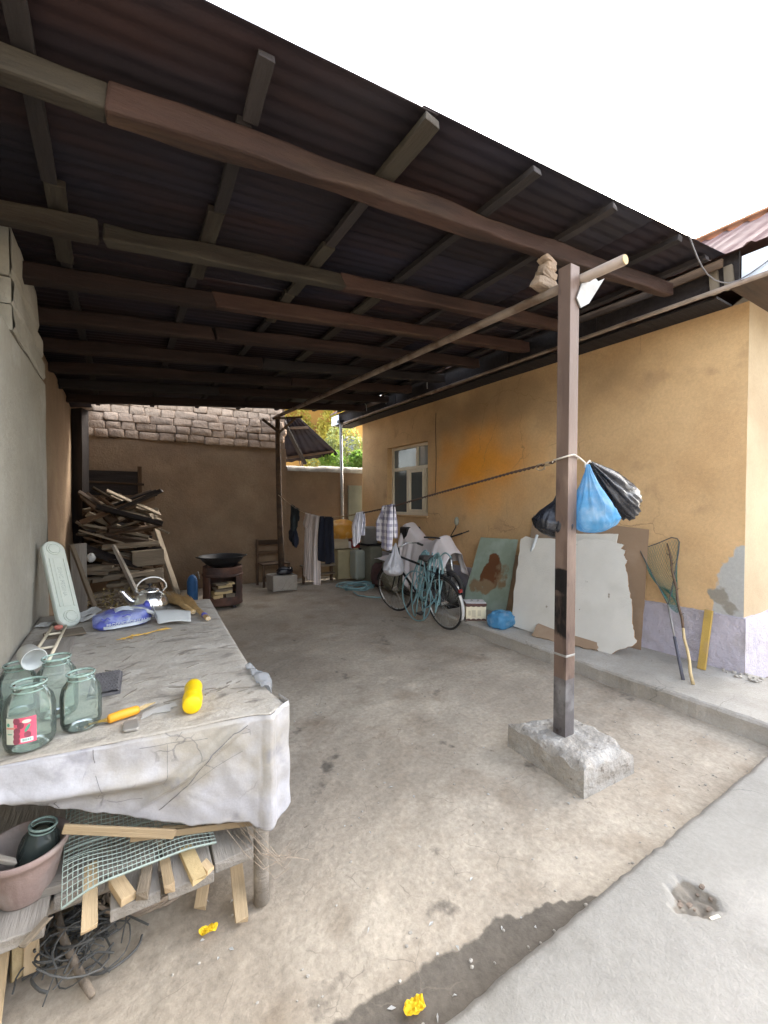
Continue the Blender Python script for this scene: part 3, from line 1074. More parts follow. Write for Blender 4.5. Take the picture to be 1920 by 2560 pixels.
# loose cable hanging from the roof edge to the fascia
pts = [(3.25, 1.49, 3.50), (3.30, 1.475, 3.475), (3.345, 1.46, 3.455), (3.38, 1.46, 3.42), (3.43, 1.46, 3.375), (3.49, 1.46, 3.325), (3.56, 1.46, 3.28), (3.65, 1.46, 3.25), (3.76, 1.46, 3.24), (3.87, 1.455, 3.25), (3.97, 1.45, 3.268), (4.06, 1.42, 3.30), (4.1, 1.36, 3.335), (4.1, 1.25, 3.385), (4.1, 1.0, 3.51)]
cable = obj('loose_cable', MB().tube(pts, .005, 6), STEEL2, None, smooth=True, label='thin grey cable looping down from the canopy edge by the white fascia', cat='cable')

# ------------------------------------------------------------------ left wall with stepped pillar
lw = thing('cement_wall', 'tall grey cement rendered wall with a stepped pillar beside the work table', 'wall', (-.6, 3, 0))
mb = MB()
# pillar face from near the camera to y = 4.45, rounded arris
mb.grid(60, 40, lambda u, v: V((-.5 + .012 * fbm(0, lerp(-.8, 4.42, u), v * 3, 1.1, 3), lerp(-.8, 4.42, u), v * 2.55)))
mb.grid(6, 40, lambda u, v: V((-.5 - .03 * (1 - math.cos(u * PI / 2)) - .25 * max(0, u - .34), 4.42 + .03 * math.sin(min(1, u * 3) * PI / 2) + .012 * nz(0, v * 3, 2, 3), v * 2.55)))
obj('pillar', mb, CEM, lw, smooth=True)
mb = MB()
mb.grid(50, 30, lambda u, v: V((-.61 + .02 * fbm(0, lerp(4.3, 8.6, u), v * 3, .9, 3), lerp(4.3, 8.6, u), v * 3.05)))
obj('recessed_wall', mb, MUD, lw, smooth=True, label='recessed brown stretch running to the back')
mb = MB()
mb.grid(30, 14, lambda u, v: V((-.545 + .02 * fbm(0, lerp(-.8, 3.1, u), v, 1.1, 3), lerp(-.8, 3.1, u), 2.5 + v * .7)))
mb.box((-.62, 3.7, 2.85), (.1, 1.3, .7))
obj('upper_wall', mb, CEM, lw, smooth=False)
z = 2.55
for h, y0, y1, dx in ((.145, 3.12, 4.26, .008), (.15, 3.13, 4.2, .004), (.3, 3.12, 4.05, .0)):
    b = MB()
    b.grid(24, 6, lambda u, v: V((-.49 + dx + .012 * fbm(dx, lerp(y0, y1, u), z + v * h, 4, 3) - .012 * (abs(2 * v - 1) ** 12), lerp(y0, y1, u), z + h * v)))
    b.box((-.54 + dx, (y0 + y1) / 2, z + h / 2), (.08, y1 - y0 - .01, h - .008))
    obj('block', b, CEM, lw)
    z += h + .001
obj('backing_wall', MB().box((-.85, 3.9, 1.6), (.3, 9.5, 3.2)), CEM, lw)
obj('knife_slot_light', MB().box((-.595, 6.9, 2.5), (.01, .1, .16)), PAPER, lw) if False else None

# ------------------------------------------------------------------ back wall with adobe courses
bw = thing('back_wall', 'brown mud plastered back wall topped with rough adobe bricks', 'wall', (1.2, 8.75, 0))
mb = MB()
mb.grid(70, 40, lambda u, v: V((lerp(-.7, 2.93, u), 8.6 + .018 * fbm(lerp(-.7, 2.93, u), v * 2.7, 0, 1.2, 4), v * (2.69 + .02 * nz(u * 9, 0, 0, 1)))))
mb.grid(70, 1, lambda u, v: V((lerp(-.7, 2.93, u), 8.6 + .1 * v, 2.69 + .02 * nz(u * 9, 0, 0, 1) + .006 * v)))
obj('plaster', mb, MUD, bw, smooth=True)
obj('core', MB().box((1.12, 8.78, 1.78), (3.62, .22, 3.5)), MORTAR, bw)
BR = []
for k in range(14):
    b = MB()
    w = (.2, .22, .24, .26, .3, .36, .21)[k % 7]
    b.blob((0, 0, 0), (w / 2 * 1.04, .1, .07), .13, 2.6, 18, 10, k * 3.3, pw=.22)
    BR.append((w, mesh_of('brick', b, ADOBE, True)))
z = 2.76
row = 0
while z < 3.62:
    x = -.66 + (.0 if row % 2 else .09)
    while x < 2.86:
        w, me = rnd.choice(BR)
        if row < 2 and x > 1.9 and rnd.random() < .3:
            pass
        if x + w > 2.93:
            w, me = BR[0]
            if x + w > 2.95:
                break
        obj('brick', me, ADOBE, bw, M=MX.Translation((x + w / 2, 8.665 + rnd.uniform(-.012, .012), z + rnd.uniform(-.006, .006) - (.012 * (x > 1.2)))) @ Euler((rnd.uniform(-.05, .05), rnd.uniform(-.03, .03), rnd.uniform(-.05, .05) + (PI if rnd.random() < .5 else 0))).to_matrix().to_4x4())
        x += w + rnd.uniform(.006, .016)
    z += .139
    row += 1
# lower garden wall with rounded coping
gw = thing('garden_wall', 'low brown wall with rounded pale coping beside the house corner', 'wall', (3.9, 8.8, 0))
mb = MB().grid(40, 20, lambda u, v: V((lerp(2.93, 5.2, u), 8.62 + .015 * fbm(u * 2.3, v * 2.4, 3, 1.4, 4), v * 2.3)))
obj('plaster', mb, MUD, gw, smooth=True)
obj('core', MB().box((4.06, 8.76, 1.15), (2.2, .2, 2.28)), MUD, gw)
mb = MB().grid(50, 10, lambda u, v: V((lerp(2.95, 5.2, u), 8.72 - .15 * math.cos(v * PI) * (1 + .1 * nz(u * 9, v, 0, 2)), 2.25 + .14 * math.sin(v * PI) ** .7 * (.82 + .2 * sstep(.3, .36, u)) + .01 * nz(u * 14, v, 1, 2))), flip=False)
obj('coping', mb, STEP, gw, smooth=True)
# door edge in the passage between garden wall and house
obj('passage_door', MB().box((4.5, 8.56, 1.0), (.34, .04, 1.95)), OLIVE, None, label='dull olive door leaf in the gap by the house corner', cat='door', bevel=.006)

plank('corner_post', (-.52, 8.13, 0), (-.50, 8.15, 3.03), .2, .12, DARKW, None, rough=.01, label='black timber post standing in the far left corner', cat='post')
# unseen yard walls, added behind the camera to keep low sky off the canopy
mb = MB().box((1.5, -7.2, 1.1), (18, .3, 2.2)).box((-7.4, -3, 1.6), (.3, 8, 3.2))
obj('unseen_yard_wall', mb, MUD, None, kind='structure')

# ------------------------------------------------------------------ beyond the wall
nb = thing('neighbour_house', 'orange painted neighbouring house glimpsed beyond the garden wall', 'house', (7, 13.5, 0))
obj('wall', MB().box((7, 13.6, 2.4), (8, .3, 4.8)), ORW, nb)
obj('eave', MB().box((7, 13.3, 4.9), (8.4, 1.0, .12)), FASC, nb)
f = obj('window', MB().box((6.25, 13.42, 3.0), (.06, .1, 1.7)).box((7.2, 13.42, 3.0), (.06, .1, 1.7)).box((6.72, 13.42, 3.85), (1.0, .1, .06)), FASC, nb)
obj('pane', MB().box((6.72, 13.45, 3.0), (.9, .02, 1.7)), GLASSD, f)
aw = thing('tin_awning', 'dark tin lean-to awning tilted beyond the brick wall end', 'awning', (3.6, 9.3, 2.5))
A_, B_, C_, D_ = V((2.96, 8.86, 3.40)), V((3.34, 8.92, 3.43)), V((4.66, 9.7, 2.78)), V((3.3, 9.75, 2.52))


def aws(u, v):
    p = (A_.lerp(B_, u)).lerp(D_.lerp(C_, u), v)
    return p + V((0, 0, .012 * math.sin(u * 40)))


obj('sheet', MB().grid(40, 8, aws), TIN, aw, solid=.004)
for v in (.2, .85):
    p, q = aws(0.02, v), aws(.97, v)
    plank('batten', p - V((0, .03, .05)), q - V((0, .03, .05)), .06, .05, BROWNW, aw)
plank('batten', A_ - V((0, .02, .09)), D_.lerp(C_, .35) - V((0, .02, .09)), .08, .06, DARKW, aw)


def leafy(name, mat, n, fn, size, parent=None, **kw):
    mb = MB()
    for k in range(n):
        p = fn()
        s = size * rnd.uniform(.6, 1.3)
        e = Euler((rnd.uniform(-1.1, 1.1), rnd.uniform(-1.1, 1.1), rnd.uniform(0, 6.3))).to_matrix()
        mb.add([p + e @ V(q) for q in ((-s, 0, 0), (0, -s * .45, .15 * s), (s, 0, -.1 * s), (0, s * .45, .15 * s))], [(0, 1, 2, 3)])
    return obj(name, mb, mat, parent, **kw)


def crown(c, r, lumps=9):
    cs = [(V(c) + V((rnd.uniform(-1, 1) * r[0] * .7, rnd.uniform(-1, 1) * r[1] * .7, rnd.uniform(-1, 1) * r[2] * .7)), rnd.uniform(.3, .55)) for _ in range(lumps)]

    def f():
        p, s = rnd.choice(cs)
        d = V((rnd.gauss(0, 1), rnd.gauss(0, 1), rnd.gauss(0, 1))).normalized() * rnd.uniform(.5, 1) ** .5
        return p + V((d.x * r[0] * s, d.y * r[1] * s, d.z * r[2] * s))
    return f


def bush(name, label, cat, base, c, r, mat, n, size, group=None):
    t = thing(name, label, cat, base, group)
    mb = MB()
    for k in range(5):
        e = V(c) + V((rnd.uniform(-.6, .6) * r[0], rnd.uniform(-.6, .6) * r[1], rnd.uniform(-.2, .5) * r[2]))
        mid = V(base).lerp(e, .5) + V((rnd.uniform(-.1, .1), 0, .1))
        mb.tube([V(base), mid, e], [.04, .025, .008], 6)
    obj('trunk', mb, BARK, t)
    leafy('foliage', mat, n, crown(c, r), size, t)
    return t


bush('green_shrub', 'bright green leafy shrub just behind the pale coping', 'shrub', (5.0, 9.9, 0), (5.0, 9.9, 2.4), (.75, .5, .55), FOL, 2600, .075)
bush('fruit_tree', 'pale silvery leaved tree behind the green shrub', 'tree', (5.9, 11.2, 0), (5.9, 11.2, 3.1), (1.2, .7, 1.1), FOLP, 4200, .07)
bush('climbing_vine', 'yellow leaved vine climbing the orange neighbouring wall', 'vine', (5.4, 13.0, 0), (5.45, 13.1, 3.6), (1.25, .3, 1.3), FOLY, 3000, .08)

# ------------------------------------------------------------------ canopy
SLP = .084


def beam_z(x):
    return 3.015 + SLP * x


def sheet_z(x):
    return 3.175 + SLP * x


can = thing('canopy', 'dark corrugated tin canopy on rough timber beams over the yard', 'canopy', (1.8, 4.8, 3.0))


def pieces(name, y, cuts, mats, w, h, wob=.012):
    for (a, b), mt in zip(zip(cuts, cuts[1:]), mats):
        z0, z1 = beam_z(a) + h / 2, beam_z(b) + h / 2
        plank(name, (a, y + rnd.uniform(-wob, wob), z0 + rnd.uniform(-.006, .004)), (b + .0, y + rnd.uniform(-wob, wob), z1 + rnd.uniform(-.006, .004)), w, h, mt, can, rough=.02, bevel=.012)


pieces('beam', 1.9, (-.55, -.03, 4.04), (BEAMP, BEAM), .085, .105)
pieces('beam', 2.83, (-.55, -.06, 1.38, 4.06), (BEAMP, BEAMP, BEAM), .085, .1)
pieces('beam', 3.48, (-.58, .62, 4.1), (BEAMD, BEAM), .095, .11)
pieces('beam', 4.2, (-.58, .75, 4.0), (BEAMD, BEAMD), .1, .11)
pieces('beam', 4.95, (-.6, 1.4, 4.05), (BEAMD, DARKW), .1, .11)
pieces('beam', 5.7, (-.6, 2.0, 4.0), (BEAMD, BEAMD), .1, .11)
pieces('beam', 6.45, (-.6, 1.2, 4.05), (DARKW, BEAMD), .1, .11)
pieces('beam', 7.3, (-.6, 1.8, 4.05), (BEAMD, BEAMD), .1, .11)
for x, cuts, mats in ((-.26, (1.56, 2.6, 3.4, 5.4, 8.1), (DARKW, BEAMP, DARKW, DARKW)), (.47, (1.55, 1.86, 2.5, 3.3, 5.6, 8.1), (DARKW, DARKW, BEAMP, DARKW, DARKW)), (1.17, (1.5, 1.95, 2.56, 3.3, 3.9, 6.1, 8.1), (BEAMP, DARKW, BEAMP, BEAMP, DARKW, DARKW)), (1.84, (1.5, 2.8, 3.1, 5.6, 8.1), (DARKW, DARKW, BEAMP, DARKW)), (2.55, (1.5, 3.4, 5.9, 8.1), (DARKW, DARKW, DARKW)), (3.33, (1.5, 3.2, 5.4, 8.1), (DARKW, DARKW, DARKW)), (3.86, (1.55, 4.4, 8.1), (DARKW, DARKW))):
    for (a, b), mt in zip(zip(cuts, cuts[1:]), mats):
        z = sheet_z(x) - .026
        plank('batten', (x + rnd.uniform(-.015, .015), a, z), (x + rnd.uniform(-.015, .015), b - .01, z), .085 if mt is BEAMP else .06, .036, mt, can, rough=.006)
# corrugated sheets, ridges along X
ny = 7
dy = (8.17 - 1.5) / ny
for i in range(ny):
    for j, (x0, x1) in enumerate(((-.9, 1.2), (1.12, 3.0), (2.9, 4.05))):
        ya, yb = 1.5 + i * dy - (.03 if i else 0), 1.5 + (i + 1) * dy + .03
        lift = .004 * ((i + j) % 2) + .005 * j
        xe = x1 + (((.0, .02, .08, -.01, .085, .0, .08)[i] + rnd.uniform(-.008, .008)) if j == 2 else 0)
        tw = rnd.uniform(-.004, .004)
        b = MB()
        n = 120
        b.grid(n, 3, lambda u, v: V((lerp(x0, xe, v), lerp(ya, yb, u) + (.006 * nz(v * 3, i, j, 2) if u == 0 else 0), sheet_z(lerp(x0, xe, v)) + lift + .0028 * math.sin(lerp(ya, yb, u) / .076 * 2 * PI) + .01 + tw * (u - .5))))
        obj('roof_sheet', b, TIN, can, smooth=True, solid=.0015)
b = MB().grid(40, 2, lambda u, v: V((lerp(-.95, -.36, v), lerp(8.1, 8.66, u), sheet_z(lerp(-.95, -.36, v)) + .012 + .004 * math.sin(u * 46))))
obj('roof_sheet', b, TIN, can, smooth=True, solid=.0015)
# a few torn strips dangling at the far eave
for k, y in enumerate((5.2, 6.4, 7.1)):
    obj('tin_scrap', MB().tube([(3.95, y, 3.45), (4.02, y + .08, 3.44), (4.05, y + .12, 3.4), (4.04, y + .1, 3.34)], .007, 5), GALV, can)

# front post, its footing, the long pipe and the back post
post = thing('steel_post', 'square brown steel post carrying the canopy, black smudge at mid height', 'post', (2.33, 1.68, .15))
PX, PY, PW = 2.345, 1.675, .085
mb = MB()
n, q = 150, 4
scv = []
for fx_, fy, dx_, dy_ in ((-1, -1, 1, 0), (1, -1, 0, 1), (1, 1, -1, 0), (-1, 1, 0, -1)):
    o = len(mb.v)
    for i in range(n + 1):
        z = .15 + 2.88 * i / n
        for k in range(q + 1):
            mb.v.append(V((PX + (fx_ + 2 * dx_ * k / q) * PW / 2 + .012 * (z - .15) / 2.9, PY + (fy + 2 * dy_ * k / q) * PW / 2, z)))
            sc_ = (1 - sstep(.03, .09, abs(z - 1.13))) + .62 * sstep(.72, .8, z) * (1 - sstep(1.0, 1.2, z))
            scv.append(sc_ if dx_ == 0 and fx_ == -1 else .35 * sc_)
    for i in range(n):
        for k in range(q):
            a = o + i * (q + 1) + k
            mb.f.append((a, a + 1, a + q + 2, a + q + 1))
            mb.mi.append(1 if .15 + 2.88 * i / n < .5 else 0)
mb.f.append((n * (q + 1), n * (q + 1) + q, o + n * (q + 1) + 0, o + n * (q + 1) + q))
mb.mi.append(0)
sh_ = obj('shaft', mb, [STEEL, STEEL2], post)
attr(sh_, 'scorch', scv)
obj('weld_collar', MB().box((PX + .002, PY, .66), (PW + .006, PW + .006, .014)), GALV, post, bevel=.003)
obj('bracket', MB().prism([(2.36, 2.83), (2.40, 2.78), (2.48, 2.825), (2.64, 3.02), (2.575, 2.985), (2.52, 3.005), (2.50, 2.965), (2.41, 2.93)], 0, .008, MX(((1, 0, 0, 0), (0, 0, -1, PY - PW / 2 - .004), (0, 1, 0, 0), (0, 0, 0, 1)))), GALV, post)
b = MB()


def ftop(u, v):
    p = V((2.165, 1.955)).lerp(V((2.60, 1.80 + .02)), u).lerp(V((2.135, 1.395)).lerp(V((2.585, 1.375)), u), v)
    return p




def foot(u, v):
    p = ftop(u, v)
    e = min(u, 1 - u, v, 1 - v)
    z = .162 - .03 * max(0, 1 - e * 9) ** 2 * (1 + 1.5 * nz(p.x, p.y, 0, 11)) + .008 * fbm(p.x, p.y, 0, 14, 3)
    if math.hypot(p.x - 2.56, p.y - 1.39) < .07:
        z -= .035
    return V((p.x, p.y, z))


b.grid(30, 38, lambda u, v: foot(u, v), flip=True)
per = [(u / 30, 0) for u in range(30)] + [(1, v / 38) for v in range(38)] + [(1 - u / 30, 1) for u in range(30)] + [(0, 1 - v / 38) for v in range(38)]
N = len(per)
cx, cy = 2.37, 1.66
for lv, sc_ in ((0, 1.0), (1, 1.012), (2, 1.0), (3, 1.02)):
    for u, v in per:
        p = foot(u, v)
        k = sc_ + (.02 * fbm(p.x, p.y, lv, 9, 3) if lv else 0)
        b.v.append(V((cx + (p.x - cx) * k, cy + (p.y - cy) * k, p.z - (p.z + .03) * lv / 3)))
o = len(b.v) - 4 * N
for lv in range(3):
    for k in range(N):
        k2 = (k + 1) % N
        b.f.append((o + lv * N + k, o + lv * N + k2, o + (lv + 1) * N + k2, o + (lv + 1) * N + k))
        b.mi.append(0)
obj('footing', b, FOOT, post, weld=True)
pp = thing('ridge_pipe', 'long rusty pipe running from the front post to the back post', 'pipe', (2.45, 4.6, 2.98))
pts = [lerp(V((2.44, 1.38, 2.965)), V((2.52, 8.1, 3.2)), k / 12) + V((.008 * nz(k, 0, 0, 1), 0, .01 * nz(k, 4, 0, 1))) for k in range(13)]
obj('tube', MB().tube(pts, .03, 12), PIPEM, pp, smooth=True)
obj('end_face', MB().tube([(2.44, 1.379, 2.965), (2.44, 1.374, 2.965)], .027, 12), CANE, pp, label='pale cut end')
# stones wedged between pipe and beam
for k, (dx, dy_, z, s, r_) in enumerate(((-.035, .0, 3.04, (.085, .05, .035), .1), (.03, .005, 3.035, (.05, .05, .035), -.2), (-.01, 0, 3.098, (.07, .05, .03), .2), (.005, .0, 3.155, (.055, .05, .03), -.1), (0, 0, 3.2, (.06, .045, .022), .3))):
    b = MB().blob((2.445 + dx, 1.905 + dy_, z), s, .2, 2.2, 12, 8, k * 5.1, M=MX.Rotation(r_, 4, 'Y'), pw=.5)
    lb = ('lowest left stone wedged on the pipe under the front beam', 'lowest right stone wedged on the pipe under the front beam', 'third stone up in the wedge under the front beam', 'fourth stone up in the wedge under the front beam', 'topmost flat stone in the wedge touching the front beam')[k]
    obj('wedge_stone', b, ADOBE, None, smooth=False, label=lb, cat='stone', group='stones wedged under the front beam')
bp = thing('timber_post', 'thin dark timber post carrying the far end of the pipe', 'post', (2.53, 7.82, .27))
pts = [(2.56, 7.80, .26), (2.55, 7.8, .8), (2.53, 7.82, 1.6), (2.52, 7.83, 2.4), (2.515, 7.84, 3.17)]
obj('shaft', MB().tube(pts, [.06, .058, .05, .05, .045], 9), BROWNW, bp, smooth=True)
plank('brace', (2.52, 7.8, 2.9), (2.22, 7.8, 3.1), .05, .04, BROWNW, bp)
plank('brace', (2.52, 7.78, 2.88), (2.86, 7.78, 3.2), .05, .04, BROWNW, bp)
plank('brace', (2.40, 7.74, 3.12), (2.95, 7.74, 3.2), .07, .03, BROWNW, bp)
b = MB().box((2.54, 7.72, .135), (.46, .40, .29), jit=.012)
obj('concrete_block', b, STEP, None, label='pale concrete block under the thin back post', cat='block', bevel=.02)
ep = thing('eave_prop', 'thin grey metal pole propping the far house eave', 'pole', (4.1, 8.45, 0))
obj('shaft', MB().tube([(4.14, 8.45, 0), (4.13, 8.45, 1.5), (4.1, 8.45, 3.32)], .032, 10), GALV, ep, smooth=True)
obj('cap', MB().box((4.1, 8.45, 3.34), (.12, .12, .06)), IRON, ep)

# ------------------------------------------------------------------ work table on the left
TZT = .768
tab = thing('work_table', 'long rough work table on round timber legs along the cement wall', 'table', (0, 2.8, 0))
mb = MB().prism([(-.48, 1.80), (.49, 1.70), (.63, 3.90), (-.48, 3.93)], TZT - .032, TZT - .004)
obj('tabletop', mb, GREYW, tab)
for x, y in ((.468, 1.70), (.57, 3.8), (-.44, 1.78), (-.44, 3.8)):
    r0 = .031 if y < 2 and x > 0 else .03
    obj('leg', MB().tube([(x, y, 0), (x, y, .25), (x + .004, y, .5), (x, y, TZT - .034)], [r0, r0 * .97, r0 * .95, r0 * .93], 14), FRESHW if 0 else GREYW, tab, smooth=True)
for y in (1.86, 2.75, 3.75):
    plank('shelf_rail', (-.46, y, .205), (.50 + .03 * (y - 1.8), y, .205), .05, .05, GREYW, tab)
plank('front_rail', (-.42, 1.90, .70), (.44, 1.80, .70), .04, .06, GREYW, tab)

# oilcloth: dusty top, front drop, curled corner
cl = thing('oilcloth', 'worn marble patterned oilcloth covering the work table, hanging torn at the front', 'tablecloth', (0, 2.6, TZT))
plan = [(-.5, 1.79), (-.3, 1.765), (-.1, 1.74), (.1, 1.715), (.3, 1.69), (.42, 1.672), (.455, 1.662), (.475, 1.648), (.495, 1.642), (.512, 1.652), (.522, 1.668), (.54, 1.68), (.575, 1.69), (.588, 1.70), (.584, 1.725), (.572, 1.78)]
mb = MB()


def xr(y):
    return interp([(1.69, .572), (1.78, .566), (1.9, .55), (2.12, .55), (3.0, .597), (3.92, .655)], y)


def topf(u, v):
    x = lerp(-.495, xr(lerp(1.7, 3.93, v)), u)
    y = lerp(interp(plan[:12], x) + .006, 3.93, v)
    z = TZT + .003 + .003 * fbm(x, y, 0, 5, 3) + .002 * max(0, fbm(x * .4, y, 7, 12, 2)) - .006 * sstep(.97, 1, u)
    return V((x, y, z))


mb.grid(60, 110, topf)
# loose flake lines of the old coating
BOT = [(-.5, .70), (-.32, .65), (-.24, .585), (-.16, .545), (-.06, .50), (.034, .46), (.2, .405), (.415, .355), (.445, .325), (.49, .312), (.53, .33), (.575, .35), (.6, .36)]

cum = [0]
for a, b in zip(plan, plan[1:]):
    cum.append(cum[-1] + math.hypot(b[0] - a[0], b[1] - a[1]))
SL = cum[-1]


def drop(u, v):
    s = u * SL
    x = interp([(c, p[0]) for c, p in zip(cum, plan)], s)
    y = interp([(c, p[1]) for c, p in zip(cum, plan)], s)
    zt = TZT + .004 + (.012 * sstep(.52, .58, x)) + .004 * nz(x, 1, 0, 12)
    zb = interp(BOT, x) + .013 * nz(x, 3, 0, 14) + .004 * nz(x, 5, 0, 40)
    k = v
    z = lerp(zt, zb, k)
    # billow: a soft belly and an undercut fold along the left half
    if x < .46:
        f = math.sin(PI * min(1, k * 1.0)) * .012 + .014 * nz(x * 2.2, z * 4, 0, 1) * k
        w = 1 - sstep(.02, .24, x)
        zf = .625 - .08 * (x + .3)
        f -= w * .055 * sstep(zf + .03, zf - .05, z)
        f += w * .022 * math.exp(-((z - zf - .03) / .03) ** 2)
        dg = (x - .05) * .7 - (z - .5)
        f += .02 * math.exp(-(dg / .012) ** 2) * sstep(.0, .1, x) - .008 * math.exp(-((dg + .035) / .02) ** 2) * sstep(.0, .1, x)
        f += .009 * abs(fbm(x * 1.0 + z * .8, z * .6 - x * .3, 5, 5.5, 3)) - .003 + .004 * math.sin(38 * (x * .8 + .25 * nz(x * 3, z * 3, 0, 1)) ) * k
        f *= sstep(.0, .12, k)
        y -= f - .008 * k
    else:
        y += .012 * nz(x * 5, z * 6, 2, 1) * k + .006 * nz(x * 20, z * 14, 2, 1)
        x += .012 * nz(z * 7, 3, 1, 1) * k
    if v < .02:
        y, z = y + .008, z - .002
    return V((x, y, z))


mb.m = 1
mb.grid(150, 60, drop)
oc = obj('cloth', mb, [OILT, OILC], cl, smooth=True, solid=.0012)
# thin dark crease lines printed and cracked across the front
b = MB()


def crease(pts, w=.0022):
    for (x0, z0), (x1, z1) in zip(pts, pts[1:]):
        n = 14
        for k in range(n):
            ps = []
            for t in (k / n, (k + 1) / n):
                x, z = lerp(x0, x1, t), lerp(z0, z1, t)
                zt, zb = TZT + .004, interp(BOT, x)
                vv = max(.02, min(.98, (zt - z) / (zt - zb)))
                s = interp([(p[0], c) for c, p in zip(cum[:6], plan[:6])], x)
                ps.append(drop(s / SL, vv) - V((0, .0022, 0)))
            ww = w * .75 * (1 + .6 * nz(k, x0, z0, 3))
            dd = (ps[1] - ps[0]).normalized()
            nn = V((-dd.z, 0, dd.x)) * ww / 2
            b.add([ps[0] - nn, ps[1] - nn, ps[1] + nn, ps[0] + nn], [(0, 1, 2, 3)])


crease([(-.085, .765), (-.084, .735), (-.08, .72)], .003)
crease([(-.078, .68), (-.06, .62), (-.075, .57)], .0022)
crease([(.137, .735), (.135, .62), (.125, .58)], .0018)
crease([(.05, .737), (.137, .737), (.27, .722)], .0018)
crease([(.11, .475), (.2, .56), (.28, .665), (.36, .725), (.41, .745)], .005)
crease([(.165, .74), (.185, .765)], .002)
crease([(.21, .56), (.3, .615), (.39, .65)], .0018)
crease([(.39, .715), (.44, .715)], .002)
crease([(.40, .735), (.42, .722), (.435, .70)], .0016)
crease([(-.19, .60), (-.2, .585), (-.185, .56)], .004)
crease([(-.05, .545), (-.02, .53), (.06, .525)], .0018)
obj('crack_line', b, CREASE, cl, kind='stuff')
b = MB()
for k in range(52):
    y = rnd.uniform(1.85, 3.05)
    x = rnd.uniform(-.15, xr(y) - .06)
    a = rnd.gauss(.12, .6)
    L_, w = rnd.uniform(.02, .1), rnd.uniform(.004, .013)
    n = 7
    up = [(i / n, w * (math.sin(PI * i / n) ** .6) * rnd.uniform(.4, 1)) for i in range(n + 1)]
    lo = [(i / n, -w * .5 * (math.sin(PI * i / n) ** .6) * rnd.uniform(.3, 1)) for i in range(n, -1, -1)]
    c, s = math.cos(a), math.sin(a)
    poly = [(x + (t - .5) * L_ * c - d * s, y + (t - .5) * L_ * s + d * c) for t, d in up + lo[1:-1]]
    b.prism(poly, TZT + .003, TZT + .0055 + rnd.uniform(0, .002))
obj('worn_patch', b, M_('worn_backing', (.24, .215, .18), .95, var=.25, ns=9, bump=.3), cl, kind='stuff')
# crumpled clear film hanging over the right edge
b = MB().grid(26, 26, lambda u, v: V((.525 + .075 * math.sin(min(1, v * 1.4) * PI / 2) * (.6 + .4 * math.sin(PI * u)) + .016 * nz(u * 3, v * 3, 1, 1) + .05 * (u - .5) * .1, 1.87 + .31 * u + .02 * nz(u * 4, v * 4, 5, 1), TZT + .02 + .025 * math.sin(PI * v) * (1 - .6 * u) - .15 * v * v + .022 * nz(u * 5, v * 2, 0, 1))))
obj('plastic_film', b, CLRP, None, smooth=True, solid=.001, label='crumpled clear plastic film drooping over the right table edge', cat='plastic film')

# ------------------------------------------------------------------ things on the table
TT = TZT + .006


def jar(label, x, y, r=.07, h=.225, mat=JARG, M=None, z=TT, group='glass jars on the table corner'):
    b = MB()
    out = [(0, .004), (r * .7, .002), (r * .93, .008), (r, .03), (r * 1.01, h * .5), (r, h * .62), (r * .9, h * .76), (r * .68, h * .86), (r * .62, h * .89), (r * .62, h * .96), (r * .68, h * .965), (r * .68, h)]
    inn = [(a - .0035, z_) for a, z_ in out[::-1][:-3]] + [(r * .93 - .004, .014), (r * .7, .0085), (0, .0085)]
    prof = out
    b.lathe(prof, 36)
    b.m = 1
    b.tube([(r * .66 * math.cos(2 * PI * k / 30), r * .66 * math.sin(2 * PI * k / 30), h - .002) for k in range(30)], .0042, 7, closed=True)
    b.tube([(r * .63 * math.cos(2 * PI * k / 30), r * .63 * math.sin(2 * PI * k / 30), h * .9) for k in range(30)], .0025, 6, closed=True)
    return obj('glass_jar', b, [mat, JARR], None, M=M or MX.Translation((x, y, z)), smooth=True, label=label, cat='jar', group=group)


j1 = jar('front glass jar with a red fruit label on its side', -.268, 1.868, .072, .215)
jar('clear glass jar right of the labelled one, beside the file', -.128, 1.925, .064, .2)
jar('clear glass jar behind the labelled one, next to the grey pad', -.215, 2.085, .068, .225)
jar('glass jar at the left frame edge, beside the labelled one', -.425, 1.97, .07, .225)
jar('small glass jar at the back with a cup tipped on its mouth', -.35, 2.19, .062, .19)
b = MB()
b.lathe([(0, 0), (.034, 0), (.04, .075), (.042, .078), (.038, .076), (.032, .005), (0, .005)], 24)
obj('white_cup', b, WHITEP, None, M=MX.Translation((-.315, 2.165, TT + .236)) @ Euler((R(100), R(-25), R(20))).to_matrix().to_4x4(), smooth=True, label='small white plastic cup lying across the mouth of a rear jar', cat='cup')
b = MB().lathe([(0, 0), (.075, 0), (.078, .01), (.077, .018), (.07, .02), (0, .02)], 30)
obj('jar_lid', b, GALV, None, M=MX.Translation((-.40, 2.36, TT + .02)), smooth=True, label='flat dull metal lid lying behind the jars near the ladder rack', cat='lid')
# label on the first jar: flat print on the curved glass, angle 0 faces the camera side
b = MB()
jr = .0735


def lab(s0, s1, z0, z1, mi, off=0.0):
    b.m = mi
    n = max(1, int((s1 - s0) / .006))
    vs_ = []
    for k in range(n + 1):
        a = R(-90 - 6) + lerp(s0, s1, k / n) / jr
        for z in (z0, z1):
            vs_.append(((jr + off) * math.cos(a), (jr + off) * math.sin(a), z))
    b.add(vs_, [(2 * k, 2 * k + 2, 2 * k + 3, 2 * k + 1) for k in range(n)])


